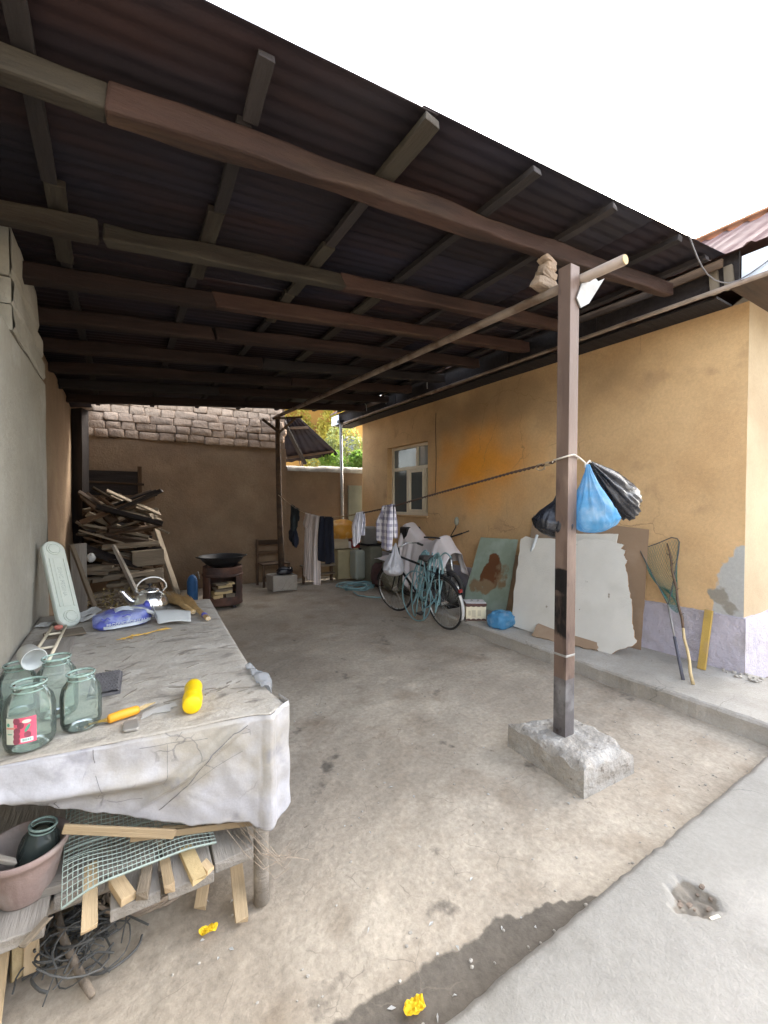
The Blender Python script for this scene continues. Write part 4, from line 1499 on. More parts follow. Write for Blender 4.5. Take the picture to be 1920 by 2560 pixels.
def ell(sc, zc, rs, rz, mi, off, rot=0):
    b.m = mi
    n = 14
    vs_ = []
    for k in range(n):
        a = 2 * PI * k / n
        ds, dz = rs * math.cos(a), rz * math.sin(a)
        ds, dz = ds * math.cos(rot) - dz * math.sin(rot), ds * math.sin(rot) + dz * math.cos(rot)
        th = R(-96) + (sc + ds) / jr
        vs_.append(((jr + off) * math.cos(th), (jr + off) * math.sin(th), zc + dz))
    b.add(vs_, [tuple(range(n))])


lab(-.05, -.025, .04, .125, 0)
lab(-.025, .035, .04, .125, 1)
lab(-.048, -.02, .09, .096, 4, .0003)
lab(-.045, -.03, .072, .075, 3, .0003)
ell(-.042, .104, .005, .006, 3, .0003)
for s, z in ((-.017, .115), (-.006, .1), (-.016, .083), (-.017, .066), (-.018, .05), (.012, .068)):
    ell(s, z, .0095, .011, 2, .0004)
ell(.012, .09, .0045, .014, 3, .0006, -.5)
ell(.01, .112, .012, .006, 0, .0005)
lab(-.006, .026, .045, .058, 5, .0008)
for k in range(9):
    lab(-.002 + k * .0028, -.0008 + k * .0028 + .0008 * (k % 2), .048, .056, 3, .0011)
obj('label', b, [CREAML, PINK, PLUM, LEAFL, M_('label_coral', (.6, .25, .2), .5, bump=0), BARCO], j1, label='red fruit label with barcode')

# rack of two rails, loose boards and papers by the wall
rk = thing('wire_rack', 'narrow pale ladder shaped rack lying along the wall behind the jars', 'rack', (-.35, 3.0, TT))
for a, b_ in (((-.395, 2.66, TT + .03), (-.372, 3.42, TT + .035)), ((-.312, 2.665, TT + .03), (-.300, 3.40, TT + .035))):
    obj('rail', MB().tube([a, b_], .0085, 8), CREAM, rk, smooth=True)
for y in (2.672, 2.96, 3.25):
    obj('crossbar', MB().tube([(-.392, y, TT + .03), (-.308, y, TT + .03)], .007, 8), CREAM, rk, smooth=True)
plank('scrap_board', (-.335, 2.55, TT + .008), (-.335, 3.19, TT + .008), .2, .014, GREYW, None, label='flat grey board lying under the ladder rack', cat='board')
plank('scrap_board', (-.40, 3.29, TT + .01), (-.2, 3.33, TT + .01), .16, .012, PALEW, None, label='short pale board lying across the table behind the rack', cat='board')
for k, (x, y, a, s, lb) in enumerate(((-.235, 3.80, .4, (.2, .14), 'rear crumpled white paper beside the mint plastic panel'), (-.235, 3.62, .1, (.17, .1), 'front crumpled white paper right of the mint panel foot'), (-.415, 3.6, -.3, (.12, .1), 'crumpled white paper left of the mint panel foot'))):
    b = MB().grid(14, 14, lambda u, v: V(((u - .5) * s[0], (v - .5) * s[1], .008 + .02 * abs(fbm(u, v, k, 2.4, 3)) + .025 * (1 - math.sin(PI * u)) * (u > .5))))
    obj('crumpled_paper', b, PAPER, None, M=MX.Translation((x, y, TT)) @ MX.Rotation(a, 4, 'Z'), solid=.001, label=lb, cat='paper')
# long pale plastic panel leaning on the wall, round boss at each end, raised letters
mp = thing('plastic_case', 'long pale mint plastic case with round bosses leaning against the wall', 'plastic case', local=True,
           M=frame((-.285, 3.5, TT + .0), (-.415, 3.82, 1.32), up=(.75, -1, .25)))
PLN = (V((-.415, 3.82, 1.32)) - V((-.285, 3.5, TT))).length
hw = .073
poly = []
for k in range(13):
    a = -PI / 2 + PI * k / 12
    poly.append((PLN / 2 - hw + hw * math.cos(a), hw * math.sin(a)))
for k in range(13):
    a = PI / 2 + PI * k / 12
    poly.append((-PLN / 2 + hw + hw * math.cos(a), hw * math.sin(a)))
obj('shell', MB().prism(poly, -.022, .02), MINT, mp, bevel=.012, smooth=False)
for s in (-1, 1):
    b = MB().lathe([(.046, .019), (.046, .026), (.04, .028), (.036, .021), (.034, .021), (.033, .03), (.0, .031)], 28, MX.Translation((s * (PLN / 2 - hw + .004), .006 * s, 0)))
    obj('boss', b, MINT, mp, smooth=True, bevel=.001)
for s in (-1, 1):
    obj('rib', MB().box((0, s * .045, .022), (PLN * .56, .012, .008)), MINT, mp, bevel=.003)
obj('rib', MB().box((0, 0, .0205), (PLN * .56, .05, .004)), MINT, mp, bevel=.0015)


def text(name, s, size, mat, parent, M, depth=.001):
    c = bpy.data.curves.new(name, 'FONT')
    c.body = s
    c.size = size
    c.align_x = 'CENTER'
    c.align_y = 'CENTER'
    c.extrude = depth
    t = bpy.data.objects.new(name, c)
    COL.objects.link(t)
    dg = bpy.context.evaluated_depsgraph_get()
    me = bpy.data.meshes.new_from_object(t.evaluated_get(dg))
    bpy.data.objects.remove(t)
    me.materials.clear()
    me.materials.append(mat)
    return obj(name, me, mat, parent, M=M)


text('lettering', 'DIHC PEGINA', .036, MINTD, mp, MX.Translation((0, 0, .0235)) @ MX.Rotation(PI, 4, 'Z'), .0012)
b = MB().blob((-.345, 3.47, TT + .015), (.024, .015, .016), .2, 2, 12, 8, 3)
obj('coral_wrapper', b, CORAL, None, label='small coral red wrapper at the foot of the mint panel', cat='wrapper')

# kettle
kt = thing('kettle', 'ribbed aluminium kettle with looped handle behind the blue bag', 'kettle', local=True, M=MX.Translation((.188, 3.66, TT)) @ MX.Diagonal((1.13, 1.13, 1.1, 1)))
prof = [(0, 0), (.085, 0), (.1, .012), (.108, .04), (.108, .065), (.1, .095), (.085, .122), (.066, .14), (.058, .146)]
obj('body', MB().lathe(prof, 120, None, lambda a, z: 1 + .022 * abs(math.sin(a * 9)) ** .7 * sstep(.0, .03, z) * (1 - sstep(.09, .135, z))), ALU, kt, smooth=True)
lid = obj('lid', MB().lathe([(.062, .146), (.062, .152), (.045, .165), (.02, .173), (0, .175)], 40), ALU, kt, smooth=True)
obj('knob', MB().lathe([(.006, .172), (.006, .182), (.014, .187), (.014, .196), (0, .2)], 16), IRON, lid, smooth=True)
obj('spout', MB().tube([(-.085, -.01, .075), (-.115, -.012, .098), (-.138, -.014, .13), (-.155, -.015, .158), (-.168, -.015, .168)], [.026, .021, .016, .0125, .012], 14), ALU, kt, smooth=True)
hp = [(-.072 + .0, 0, .135)] + [(-.1 * math.cos(PI * k / 12) * 1.0, 0, .16 + .08 * math.sin(PI * k / 12)) for k in range(13)] + [(.072, 0, .135)]
hp = [(x * .92 + .01, y + x * .25, z) for x, y, z in hp]
obj('handle', MB().tube(hp, .0058, 10), CHROME, kt, smooth=True)

# blue printed bag
bgm = MX.Translation((.012, 3.40, TT)) @ MX.Rotation(R(6), 4, 'Z')
bb = thing('blue_bag', 'plump blue and white printed plastic bag lying before the kettle', 'bag', local=True, M=bgm)
bb_ = MB().blob((0, 0, .05), (.172, .115, .052), .11, 1.7, 40, 24, 7, flat=-.049, pw=.66)
for p in bb_.v:
    p.z += .018 * sstep(.02, .16, p.x) * (p.z > .07) - .01 * (p.x < -.1)
    p.y -= .03 * (1 - sstep(0, .1, p.z)) * (p.y < 0)
obj('body', bb_, BAGB, bb, smooth=True)
b = MB().tube([(.12, .02, .07), (.135, .015, .10), (.147, .01, .12), (.145, .0, .105), (.155, -.01, .09)], [.026, .017, .02, .022, .01], 9)
obj('twisted_end', b, BLUEBAND, bb, smooth=True)
b = MB()
for k in range(24):
    u0, u1 = k / 24, (k + 1) / 24
    for (z0, z1) in ((.012, .03),):
        q = []
        for u, z in ((u0, z0), (u1, z0), (u1, z1), (u0, z1)):
            x = lerp(-.12, .155, u)
            q.append(V((x, -.1525 + .09 * (abs(x) / .172) ** 3.4 - .004 * nz(x, 0, 0, 15) + (z - .012) * .2, z + .012 * u)))
        b.add(q, [(0, 1, 2, 3)])
obj('print_band', b, BAGW, bb)
text('lettering', 'PRODUCT OF ITALY', .026, BAGW, bb, MX.Translation((.012, -.1555, .045)) @ MX.Rotation(R(90), 4, 'X') @ MX.Rotation(R(2), 4, 'Z'), .003)
# the same soft white marks as on the photographed bag
b = MB()
for pts in ([(-.13, .085), (-.115, .07), (-.1, .088), (-.085, .074)], [(-.02, .085), (.01, .095), (.03, .087)]):
    for (x0, z0), (x1, z1) in zip(pts, pts[1:]):
        b.bar((x0, -.148 + .05 * abs(x0 / .172) ** 3, z0), (x1, -.148 + .05 * abs(x1 / .172) ** 3, z1), .006, .008, up=(0, 1, 0))
obj('print_mark', b, BLUEBAND, bb, kind='stuff')
b = MB().grid(16, 8, lambda u, v: V((lerp(-.05, .12, u), lerp(-.06, .0, v), .096 + .014 * math.sin(u * 5) + .012 * v + .004 * nz(u * 4, v * 3, 0, 1))))
obj('white_fold', b, BAGW, bb, smooth=True, solid=.002)

# white scoop
sp = thing('dust_scoop', 'white plastic hand scoop resting against the blue bag', 'scoop', (.28, 3.25, TT))
zq = TT + .012
P4 = [V((.19, 3.36, zq + .055)), V((.215, 3.20, zq)), V((.405, 3.15, zq)), V((.425, 3.33, zq + .03))]
b = MB().grid(12, 10, lambda u, v: (P4[1].lerp(P4[2], u)).lerp(P4[0].lerp(P4[3], u), v) + V((0, 0, .02 * math.cos((v - .5) * 2.4) + .01 * math.sin(PI * u))))
obj('pan', b, WHITEP, sp, smooth=True, solid=.003)
b = MB().grid(10, 4, lambda u, v: P4[1].lerp(P4[0], u) + V((-.004, 0, .01 + .045 * v)))
obj('back_plate', b, WHITEP, sp, solid=.003)
obj('handle', MB().tube([(.2, 3.29, zq + .06), (.12, 3.36, zq + .085), (.035, 3.42, zq + .1)], [.012, .014, .01], 10), WHITEP, sp, smooth=True)

# two straw brooms


def broom(label, a, b_, mat_tip, band=None, r0=.02, r1=.06):
    t = thing('straw_broom', label, 'broom', V(a), 'straw brooms on the far table end')
    a, b_ = V(a), V(b_)
    d = (b_ - a)
    x = d.normalized()
    y = V((0, 0, 1)).cross(x).normalized()
    z = x.cross(y)
    mb = MB()
    for k in range(150):
        th, q = rnd.uniform(0, 2 * PI), rnd.random() ** .5
        o = (y * math.cos(th) + z * math.sin(th) * .75)
        e = rnd.uniform(.82, 1.08)
        mb.tube([a + o * r0 * q, a + d * .45 + o * (r0 * 1.15) * q, a + d * .75 * e + o * r1 * .75 * q, a + d * e + o * r1 * 1.2 * q + V((0, 0, -.012))], [.0026, .0024, .0022, .001], 4, caps=True)
    obj('bristles', mb, STRAW, t, kind='stuff')
    mb = MB().tube([a - x * .002, a + d * .3], r0 * .9, 12)
    obj('handle', mb, STRAW, t)
    mb = MB()
    for k in range(26):
        th, q = rnd.uniform(0, 2 * PI), rnd.random() ** .5 * .95
        p = a - x * .004 + (y * math.cos(th) + z * math.sin(th) * .75) * r0 * q
        mb.tube([p, p + x * .006], .0024, 5)
    obj('cut_end', mb, CREAM, t)
    if band:
        obj('binding', MB().tube([a + x * .07, a + x * .11], r0 * 1.12, 14), band, t, smooth=False)
    return t


broom('left straw broom with plain handle beside the kettle', (.452, 3.40, TT + .024), (.335, 3.98, TT + .055), CREAM)
broom('right straw broom bound with a blue band', (.515, 3.16, TT + .022), (.44, 3.9, TT + .045), CREAM, BLUEBAND, .017, .05)
b = MB()
for k in range(4):
    pts = [(lerp(-.0, .1, t) + .03 * math.sin(k * 2 + t * 6), 3.01 + .025 * math.cos(k + t * 7) + .03 * t, TT + .004 + .003 * k) for t in [i / 14 for i in range(15)]]
    pts += [(.2 + .02 * k * t, 3.09 + .01 * math.sin(t * 5 + k), TT + .006 + .01 * math.sin(t * 3)) for t in (0, .5, 1)] + [(.28 - .012 * k, 3.10 + .02 * k, TT + .006)]
    b.tube(pts, .002, 5)
obj('yellow_twine', b, M_('yellow_cord_fibre', (.6, .38, .09), .8, var=.2, ns=20), None, label='tangle of thin yellow twine in front of the scoop', cat='twine')

# pad, file, paper, sharpening stone, bottle
b = MB().grid(30, 18, lambda u, v: V((lerp(-.125, -.005, u) + .01 * v, lerp(2.165, 2.415, v) + .0 * u, TT + .022 * min(1, 8 * min(u, 1 - u) + .2) + .003 * math.sin(u * 60) * math.sin(v * 40))))
b.prism([(-.125, 2.165), (-.005, 2.165), (.005, 2.415), (-.115, 2.415)], TT, TT + .012)
obj('woven_pad', b, PADG, None, label='dark grey woven pad lying right of the jars', cat='pad')
fl = thing('hand_file', 'orange handled file lying across the cloth beside the jars', 'file', (0, 1.9, TT))
obj('handle', MB().tube([(-.045, 1.886, TT + .019), (-.04, 1.8875, TT + .019), (.0, 1.9, TT + .02), (.05, 1.914, TT + .019), (.056, 1.916, TT + .019)], [.013, .0165, .0175, .0165, .012], 14), ORNG, fl, smooth=True)
obj('blade', MB().tube([(.055, 1.916, TT + .018), (.08, 1.93, TT + .02), (.115, 1.963, TT + .012)], [.009, .008, .002], 6), CANE, fl)
obj('tang', MB().tube([(-.045, 1.886, TT + .018), (-.065, 1.896, TT + .014), (-.105, 1.905, TT + .008)], [.009, .005, .003], 6), YELW, fl)
b = MB().prism([(.0, 1.792), (.008, 1.782), (.045, 1.775), (.053, 1.785), (.052, 1.848), (.045, 1.856), (.012, 1.862), (.004, 1.854)], TT, TT + .012)
obj('sharpening_stone', b, GALV, None, bevel=.004, label='small rounded grey block at the table front edge below the file', cat='whetstone')
b = MB().prism([(.06, 1.86), (.1, 1.885), (.163, 1.875), (.166, 1.9), (.19, 1.905), (.186, 1.945), (.12, 1.93), (.07, 1.91)], TT + .001, TT + .004)
obj('cloth_flake', b, PAPER, None, label='torn pale flake between the file and the yellow bottle', cat='scrap')
bt = thing('yellow_bottle', 'bright yellow squeeze bottle lying on its side on the cloth', 'bottle', local=True, M=frame((.232, 1.80, TT + .036), (.268, 2.02, TT + .033)))
BL = .222
prof = [(0, -BL / 2), (.03, -BL / 2), (.0345, -BL / 2 + .005), (.036, -BL / 2 + .02), (.0365, -.04), (.0352, -.01), (.0325, .02), (.0325, .035), (.035, .055), (.0355, .07), (.032, .088), (.022, .1), (.014, .106)]
Mb = MX.Rotation(PI / 2, 4, 'Y')
obj('body', MB().lathe(prof, 30, Mb), BOTY, bt, smooth=True)
obj('rib', MB().lathe([(.0362, -.052), (.0375, -.05), (.0375, -.046), (.0362, -.044)], 30, Mb), BOTY, bt, smooth=True)
obj('nozzle', MB().lathe([(.014, .105), (.014, .112), (.008, .116), (.006, .13), (0, .131)], 16, Mb), WHITEP, bt, smooth=True)

# ------------------------------------------------------------------ under the table
SZ = .252
for k, (x0, x1, yf, lb) in enumerate(((-.5, -.215, 1.69, 'leftmost grey shelf board under the table, carrying the pot'), (-.205, -.055, 1.78, 'second grey shelf board from the left, set back under the wire mesh'), (-.042, .105, 1.632, 'third grey shelf board from the left under the table'), (.128, .276, 1.612, 'fourth grey shelf board from the left under the table'), (.284, .425, 1.645, 'rightmost grey shelf board under the table by the round leg'))):
    plank('shelf_board', ((x0 + x1) / 2, yf, SZ), ((x0 + x1) / 2 + .03, 3.7, SZ), x1 - x0, .04, GREYW, None, rough=.006, bevel=.004, label=lb, cat='board', group='shelf boards under the work table')
plank('shelf_board', (-.30, 1.87, SZ + .036), (.1, 1.83, SZ + .034), .12, .03, GREYW, None, label='loose grey board laid crosswise behind the pot', cat='board')
for k, (a, b_, w, t, ro, lb) in enumerate((
        ((-.099, 1.835, SZ + .05), (-.096, 1.60, SZ + .012), .042, .018, 0, 'long pale offcut hanging over the shelf edge next to the pot'),
        ((-.025, 1.735, SZ + .038), (.012, 1.628, SZ + .034), .045, .024, 0, 'pale offcut lying slantwise on the third shelf board'),
        ((.07, 1.735, SZ + .043), (.047, 1.62, SZ + .036), .035, .03, 0, 'thick pale offcut at the right end of the third shelf board'),
        ((.127, 1.73, SZ + .04), (.13, 1.6, SZ + .036), .032, .026, 0, 'reddish offcut on the left edge of the fourth shelf board'),
        ((.2, 1.77, SZ + .034), (.222, 1.595, SZ + .03), .048, .02, 0, 'broad pale offcut near the right edge of the fourth shelf board'),
        ((.247, 1.66, SZ + .032), (.262, 1.615, SZ + .03), .03, .016, 0, 'tiny pale wood chip on the fourth shelf board'),
        ((.335, 1.96, .215), (.249, 1.776, .012), .04, .026, 8, 'pale offcut leaning from the ground against the shelf front'),
        ((.40, 1.87, .13), (.376, 1.642, .012), .048, .02, 0, 'pale offcut on the ground nearest the round table leg'),
        ((-.26, 1.63, SZ + .028), (-.205, 1.70, SZ + .03), .018, .012, 0, 'thin pale stick lying on the leftmost shelf board below the pot'),
        ((-.36, 1.99, .19), (-.352, 1.70, .01), .05, .022, 0, 'leftmost pale slat standing on the ground under the shelf'),
        ((-.325, 2.0, .2), (-.305, 1.84, .01), .04, .022, 0, 'middle pale slat standing on the ground under the shelf'),
        ((-.29, 2.0, .2), (-.27, 1.825, .01), .042, .022, 0, 'right pale slat standing on the ground under the shelf'))):
    plank('wood_offcut', a, b_, w, t, (FRESHW, FRESHW, PALEW, FRESHW, CANE, FRESHW)[k % 6], None, roll=ro + rnd.uniform(-6, 6), rough=.006, bevel=.0015, label=lb, cat='offcut', group='pale wood offcuts under the table')
plank('wood_strip', (-.17, 1.755, .515), (.16, 1.72, .385), .012, .03, FRESHW, None, up=(.38, .0, 1), label='long pale strip on top of the wire mesh, left one', cat='wood strip')
plank('wood_strip', (.02, 1.76, .40), (.445, 1.745, .3), .014, .026, FRESHW, None, up=(.24, 0, 1), label='long pale strip on top of the wire mesh, right one by the leg', cat='wood strip')
plank('wood_strip', (.12, 1.79, .372), (.25, 1.77, .335), .012, .025, FRESHW, None, up=(.28, 0, 1), label='short pale splinter under the right strip', cat='wood strip')
# sheet of wire mesh sagging over the boards
b = MB()


def msh(u, v):
    x = lerp(-.17, .30, u) - .02 * v
    y = lerp(1.66 + .05 * u, 2.1, v)
    z = SZ + .05 + .15 * v * (1 - .3 * u) + .02 * math.sin(u * 3.1) + .012 * math.sin(v * 6 + u * 3) + .02 * (1 - u) * (v < .3) + .03 * nz(u * 2.6, v * 2.6, 3, 1)
    return V((x, y, z))


nu, nv = 34, 26
for i in range(nu + 1):
    b.tube([msh(i / nu, k / 12) for k in range(13)], .0016, 4)
for j in range(nv + 1):
    b.tube([msh(k / 14, j / nv) + V((0, 0, .002)) for k in range(15)], .0016, 4)
b.tube([msh(k / 14, 0) for k in range(15)], .004, 5)
b.tube([msh(k / 14, .42) + V((0, 0, .006)) for k in range(15)], .004, 5)
obj('wire_mesh', b, WIREM, None, label='sagging grey green wire mesh piled on the shelf boards', cat='wire mesh')
b = MB()
for k in range(9):
    x, z = rnd.uniform(.32, .42), rnd.uniform(.29, .34)
    b.tube([(x, 1.72, z), (x + .05, 1.62, z - .04 + rnd.uniform(-.02, .02)), (x + .11, 1.60 + rnd.uniform(-.04, .04), z - .09 + rnd.uniform(-.04, .03)), (x + .16 + rnd.uniform(0, .06), 1.62, z - .1 + rnd.uniform(-.05, .05))], .0012, 4)
obj('loose_wire', b, TWIG, None, label='springy loose wires sticking out beside the round leg', cat='wire')
# pot with a dark jar in it
pt = thing('flower_pot', 'dusty ribbed plastic flower pot standing on the shelf at the far left', 'pot', local=True, M=MX.Translation((-.285, 1.86, SZ + .022)) @ MX.Diagonal((.82, .82, .8, 1)))
H_ = .225
prof = [(0, 0), (.085, 0), (.09, .008), (.108, .07), (.128, .15), (.137, .185), (.148, .188), (.151, .2), (.151, .214), (.147, .218), (.138, .214), (.128, .18), (.1, .06), (.082, .016), (0, .016)]
obj('shell', MB().lathe(prof, 120, None, lambda a, z: 1 + (.02 * max(0, math.sin(a * 22)) ** .5 * sstep(.01, .03, z) * (1 - sstep(.11, .15, z)))), POTM, pt, smooth=True)
jar('dark dusty glass jar standing in the flower pot', 0, 0, .058, .165, JARD, MX.Translation((-.265, 1.865, SZ + .075)) @ MX.Rotation(R(10), 4, 'Y'), group='jar in the pot')
plank('wood_stick', (-.40, 1.80, SZ + .25), (-.30, 1.80, SZ + .175), .02, .016, GREYW, None, label='grey stick jutting into the pot from the left', cat='stick')
b = MB().blob((-.285, 1.86, SZ + .07), (.075, .075, .015), .2, 3, 16, 6, 2)
obj('pot_soil', b, DIRT, None, label='dry soil filling the bottom of the flower pot', cat='soil')
# coils, scrap wire, twigs on the ground
b = MB()
for k in range(9):
    r_ = .1 + .008 * k
    b.tube([(.1 + .02 * math.sin(k * 2) + r_ * 1.15 * math.cos(a), 1.93 + r_ * .7 * math.sin(a), .03 + .008 * k + .012 * math.sin(a * 2 + k)) for a in [2 * PI * i / 28 for i in range(28)]], .007, 6, closed=True)
obj('cable_coil', b, TWIG, None, smooth=True, label='coil of dusty cable on the ground under the middle boards', cat='cable coil')
b = MB()
for k in range(46):
    c = V((rnd.uniform(-.22, -.03), rnd.uniform(1.76, 2.0), rnd.uniform(.008, .07)))
    r_, a0, da = rnd.uniform(.03, .11), rnd.uniform(0, 6.3), rnd.uniform(1.5, 5.5)
    tx, ty = rnd.uniform(-.5, .5), rnd.uniform(-.5, .5)
    pts = []
    for i in range(13):
        a = a0 + da * i / 12
        dx, dy_ = r_ * math.cos(a) * (1 + .25 * nz(k, a, 0, 1)), r_ * math.sin(a)
        pts.append(V((c.x + dx, c.y + dy_, max(.005, c.z + tx * dx + ty * dy_ + .012 * nz(a, k, 0, 1)))))
    b.tube(pts, rnd.uniform(.0018, .005), 5)
for k in range(26):
    c = V((rnd.uniform(-.24, .0), rnd.uniform(1.74, 2.0), rnd.uniform(.01, .05)))
    a, L_ = rnd.uniform(0, 6.3), rnd.uniform(.03, .1)
    d = V((math.cos(a), math.sin(a), rnd.uniform(-.1, .2))) * L_
    b.tube([V((p.x, p.y, max(.005, p.z))) for p in (c - d, c + V((.01, .012, .012)), c + d)], rnd.uniform(.002, .004), 5)
obj('scrap_wire', b, WIRED, None, label='dark heap of scrap wire and twigs under the shelf', cat='scrap heap', kind='stuff')
b = MB().tube([(-.215, 1.97, .11), (-.19, 1.86, .075), (-.155, 1.78, .045), (-.115, 1.69, .02), (-.092, 1.64, .014)], [.009, .012, .013, .013, .011], 8)
obj('branch', b, TWIG, None, smooth=True, label='bare grey branch poking out of the scrap wire heap', cat='branch')

# ------------------------------------------------------------------ scrap wood pile in the corner
PG = 'dark boards stacked in the corner wood pile'
PLB = 'dark weathered board in the corner wood pile'
for k in range(88):
    lay = k // 8
    z = .55 + lay * .105 + rnd.uniform(-.03, .03)
    y = 7.15 + (k % 8) * .13 + rnd.uniform(-.05, .05) + lay * .03
    x0 = rnd.uniform(-.56, -.1)
    x1 = min(.55, x0 + rnd.uniform(.35, 1.0))
    tilt = rnd.uniform(-.38, .16) if lay < 6 else rnd.uniform(-.6, .45)
    plank('scrap_plank', (x0, y + rnd.uniform(-.22, .22), z - tilt * .5), (x1, y + rnd.uniform(-.22, .22), z + tilt * .5), round(rnd.choice((.07, .1, .13)), 2), rnd.choice((.025, .04, .06)), rnd.choice((BROWNW, BROWNW, BROWNW, DARKW, PALEW, PALEW)), None, roll=rnd.uniform(-50, 50), label=None, cat='board')
    o_ = bpy.data.objects[-1] if False else LAST[-1]
    tone = 'pale' if o_.data.materials[0] is PALEW else ('blackened' if o_.data.materials[0] is DARKW else 'dark brown')
    part_ = ('lowest', 'lower middle', 'upper middle', 'topmost')[min(3, lay // 2)]
    o_['label'] = '%s board in the %s layer of the corner wood pile' % (tone, part_)
    o_['group'] = '%s boards of the %s layer of the wood pile' % (tone, part_)
for k in range(14):
    x, z = rnd.uniform(-.45, .3), .3 + .07 * (k // 2) + rnd.uniform(-.02, .02)
    plank('scrap_plank', (x - .16, 7.0 + rnd.uniform(-.05, .1), z), (x + .16, 7.02 + rnd.uniform(-.05, .1), z + rnd.uniform(-.04, .04)), .14, .05, PALEW, None, roll=rnd.uniform(-15, 15), label='pale short board in the lower front of the wood pile', cat='board', group='pale short boards low in the wood pile')
for (x, y, z, w, h, lb) in ((.36, 7.25, .78, .42, .22, 'broad grey slab set on edge in the wood pile'), (.42, 7.15, .52, .26, .2, 'pale block under the broad grey slab in the wood pile'), (.13, 7.15, .53, .2, .2, 'grey block left of the pale one in the wood pile')):
    obj('slab_block', MB().box((x, y, z), (w, .12, h), (0, rnd.uniform(-4, 4), 3), jit=.01), PALEW, None, label=lb, cat='slab', bevel=.012)
for (a, b_, w, t, mt, lb) in (
        ((-.47, 6.0, 1.13), (-.17, 6.2, .0), .045, .04, PALEW, 'long thin pole leaning on the wall beside the mint panel'),
        ((-.07, 7.0, 1.0), (.33, 6.7, .0), .05, .045, GREYW, 'slanting grey pole in front of the wood pile'),
        ((.42, 7.55, 1.42), (.80, 7.3, .0), .13, .03, PALEW, 'wide pale board leaning at the right end of the wood pile'),
        ((.36, 7.45, 1.0), (.62, 7.1, .0), .05, .03, BROWNW, 'narrow brown board leaning left of the wide pale one'),
        ((-.2, 7.4, 1.5), (.36, 7.35, 1.33), .07, .06, PALEW, 'stout pale beam lying on top of the wood pile'),
        ((.36, 7.4, 1.27), (.64, 7.35, 1.13), .035, .03, PALEW, 'thin pale stick jutting right from the wood pile'),
        ((-.43, 6.4, 1.1), (-.42, 6.3, .0), .16, .03, GREYW, 'grey board standing against the wall behind the thin pole')):
    plank('leaning_board', a, b_, w, t, mt, None, rough=.012, label=lb, cat='board')
sh = thing('old_shelf', 'dark broken shelf frame standing above the wood pile', 'shelf', (-.05, 8.2, 1.2))
for a, b_, w, t in (((-.5, 8.3, 1.55), (-.5, 8.3, 2.12), .06, .04), ((.3, 8.3, 1.5), (.3, 8.3, 2.2), .06, .04), ((-.52, 8.28, 1.93), (.36, 8.28, 1.9), .12, .03)):
    plank('frame_board', a, b_, w, t, BROWNW, sh)
obj('back_panel', MB().box((-.1, 8.42, 1.92), (.86, .02, .4)), DARKW, sh)
b = MB()
for k in range(260):
    c = V((rnd.uniform(-.42, .42), rnd.uniform(6.75, 7.15), 0))
    c.z = rnd.uniform(.0, .42) * (1 - .4 * abs(c.x) / .5)
    a = rnd.uniform(0, 6.3)
    d = V((math.cos(a), math.sin(a) * .6, rnd.uniform(-.4, .5))) * rnd.uniform(.04, .13)
    m = V((rnd.uniform(-.03, .03), rnd.uniform(-.03, .03), rnd.uniform(-.02, .03)))
    b.tube([c - d, c + m, c + d], rnd.uniform(.003, .009), 4)
obj('brushwood', b, TWIG, None, label='tangle of dry brushwood and straw before the wood pile', cat='brushwood', kind='stuff')
leafy('dry_leaves', M_('dry_leaf', (.34, .27, .12), .9, var=.4, ns=6, bump=0), 420, lambda: V((rnd.uniform(-.4, .45), rnd.uniform(6.72, 7.1), rnd.uniform(.02, .42))), .028, None, label='dry leaf litter caught in the brushwood', cat='leaf litter', kind='stuff')
b = MB().blob((-.33, 6.93, .86), (.05, .04, .06), .2, 2, 14, 10, 5)
obj('white_scrap', b, WHITEP, None, label='small white plastic scrap caught in the wood pile', cat='plastic scrap')

# ------------------------------------------------------------------ stove, wok, chair, things by the back wall
SX, SY = 1.36, 7.0
stv = thing('drum_stove', 'rusty cut down drum stove with a firewood opening', 'stove', (SX, SY, 0), local=True)
OA = R(-101)


def inop(a, z):
    d = (a - OA + PI) % (2 * PI) - PI
    return abs(d) < .68 and .17 < z < .47


zp = axis([(.04, .17, 4), (.17, .47, 6), (.47, .62, 4)])
rr = [(.285 + (.004 if k % 3 == 0 else 0), z) for k, z in enumerate(zp)]
obj('drum', MB().lathe(rr, 60, None, None, 0, 2 * PI, inop), RUSTD, stv, smooth=True, solid=.006)
obj('rim', MB().lathe([(.288, .47), (.302, .48), (.302, .5), (.288, .51)], 60), RUSTD, stv, smooth=True)
obj('grate', MB().lathe([(0, .165), (.28, .165), (.28, .16)], 40), IRON, stv)
for a in (-140, -60, 30, 120):
    obj('foot', MB().box((.25 * math.cos(R(a)), .25 * math.sin(R(a)), .02), (.04, .04, .05)), IRON, stv)
wok = thing('wok', 'wide black iron wok set on the drum stove', 'wok', (SX - .01, SY - .01, .6), local=True)
pr = [(0, -.03), (.12, -.015), (.22, .04), (.285, .1), (.33, .165), (.34, .168), (.338, .175), (.328, .172), (.28, .11), (.21, .05), (.1, .0), (0, -.015)]
obj('bowl', MB().lathe(pr, 50), IRON, wok, smooth=True)
for s in (-1, 1):
    obj('handle', MB().tube([(s * .31, -.05, .15), (s * .36, -.04, .165), (s * .375, 0, .168), (s * .36, .04, .165), (s * .31, .05, .15)], .008, 7), IRON, wok, smooth=True)
FL = ('lowest left split log in the stove', 'lowest right split log in the stove', 'second layer log in the stove', 'wide middle log in the stove', 'upper thin log in the stove', 'topmost log in the stove opening', 'topmost right splinter in the stove opening')
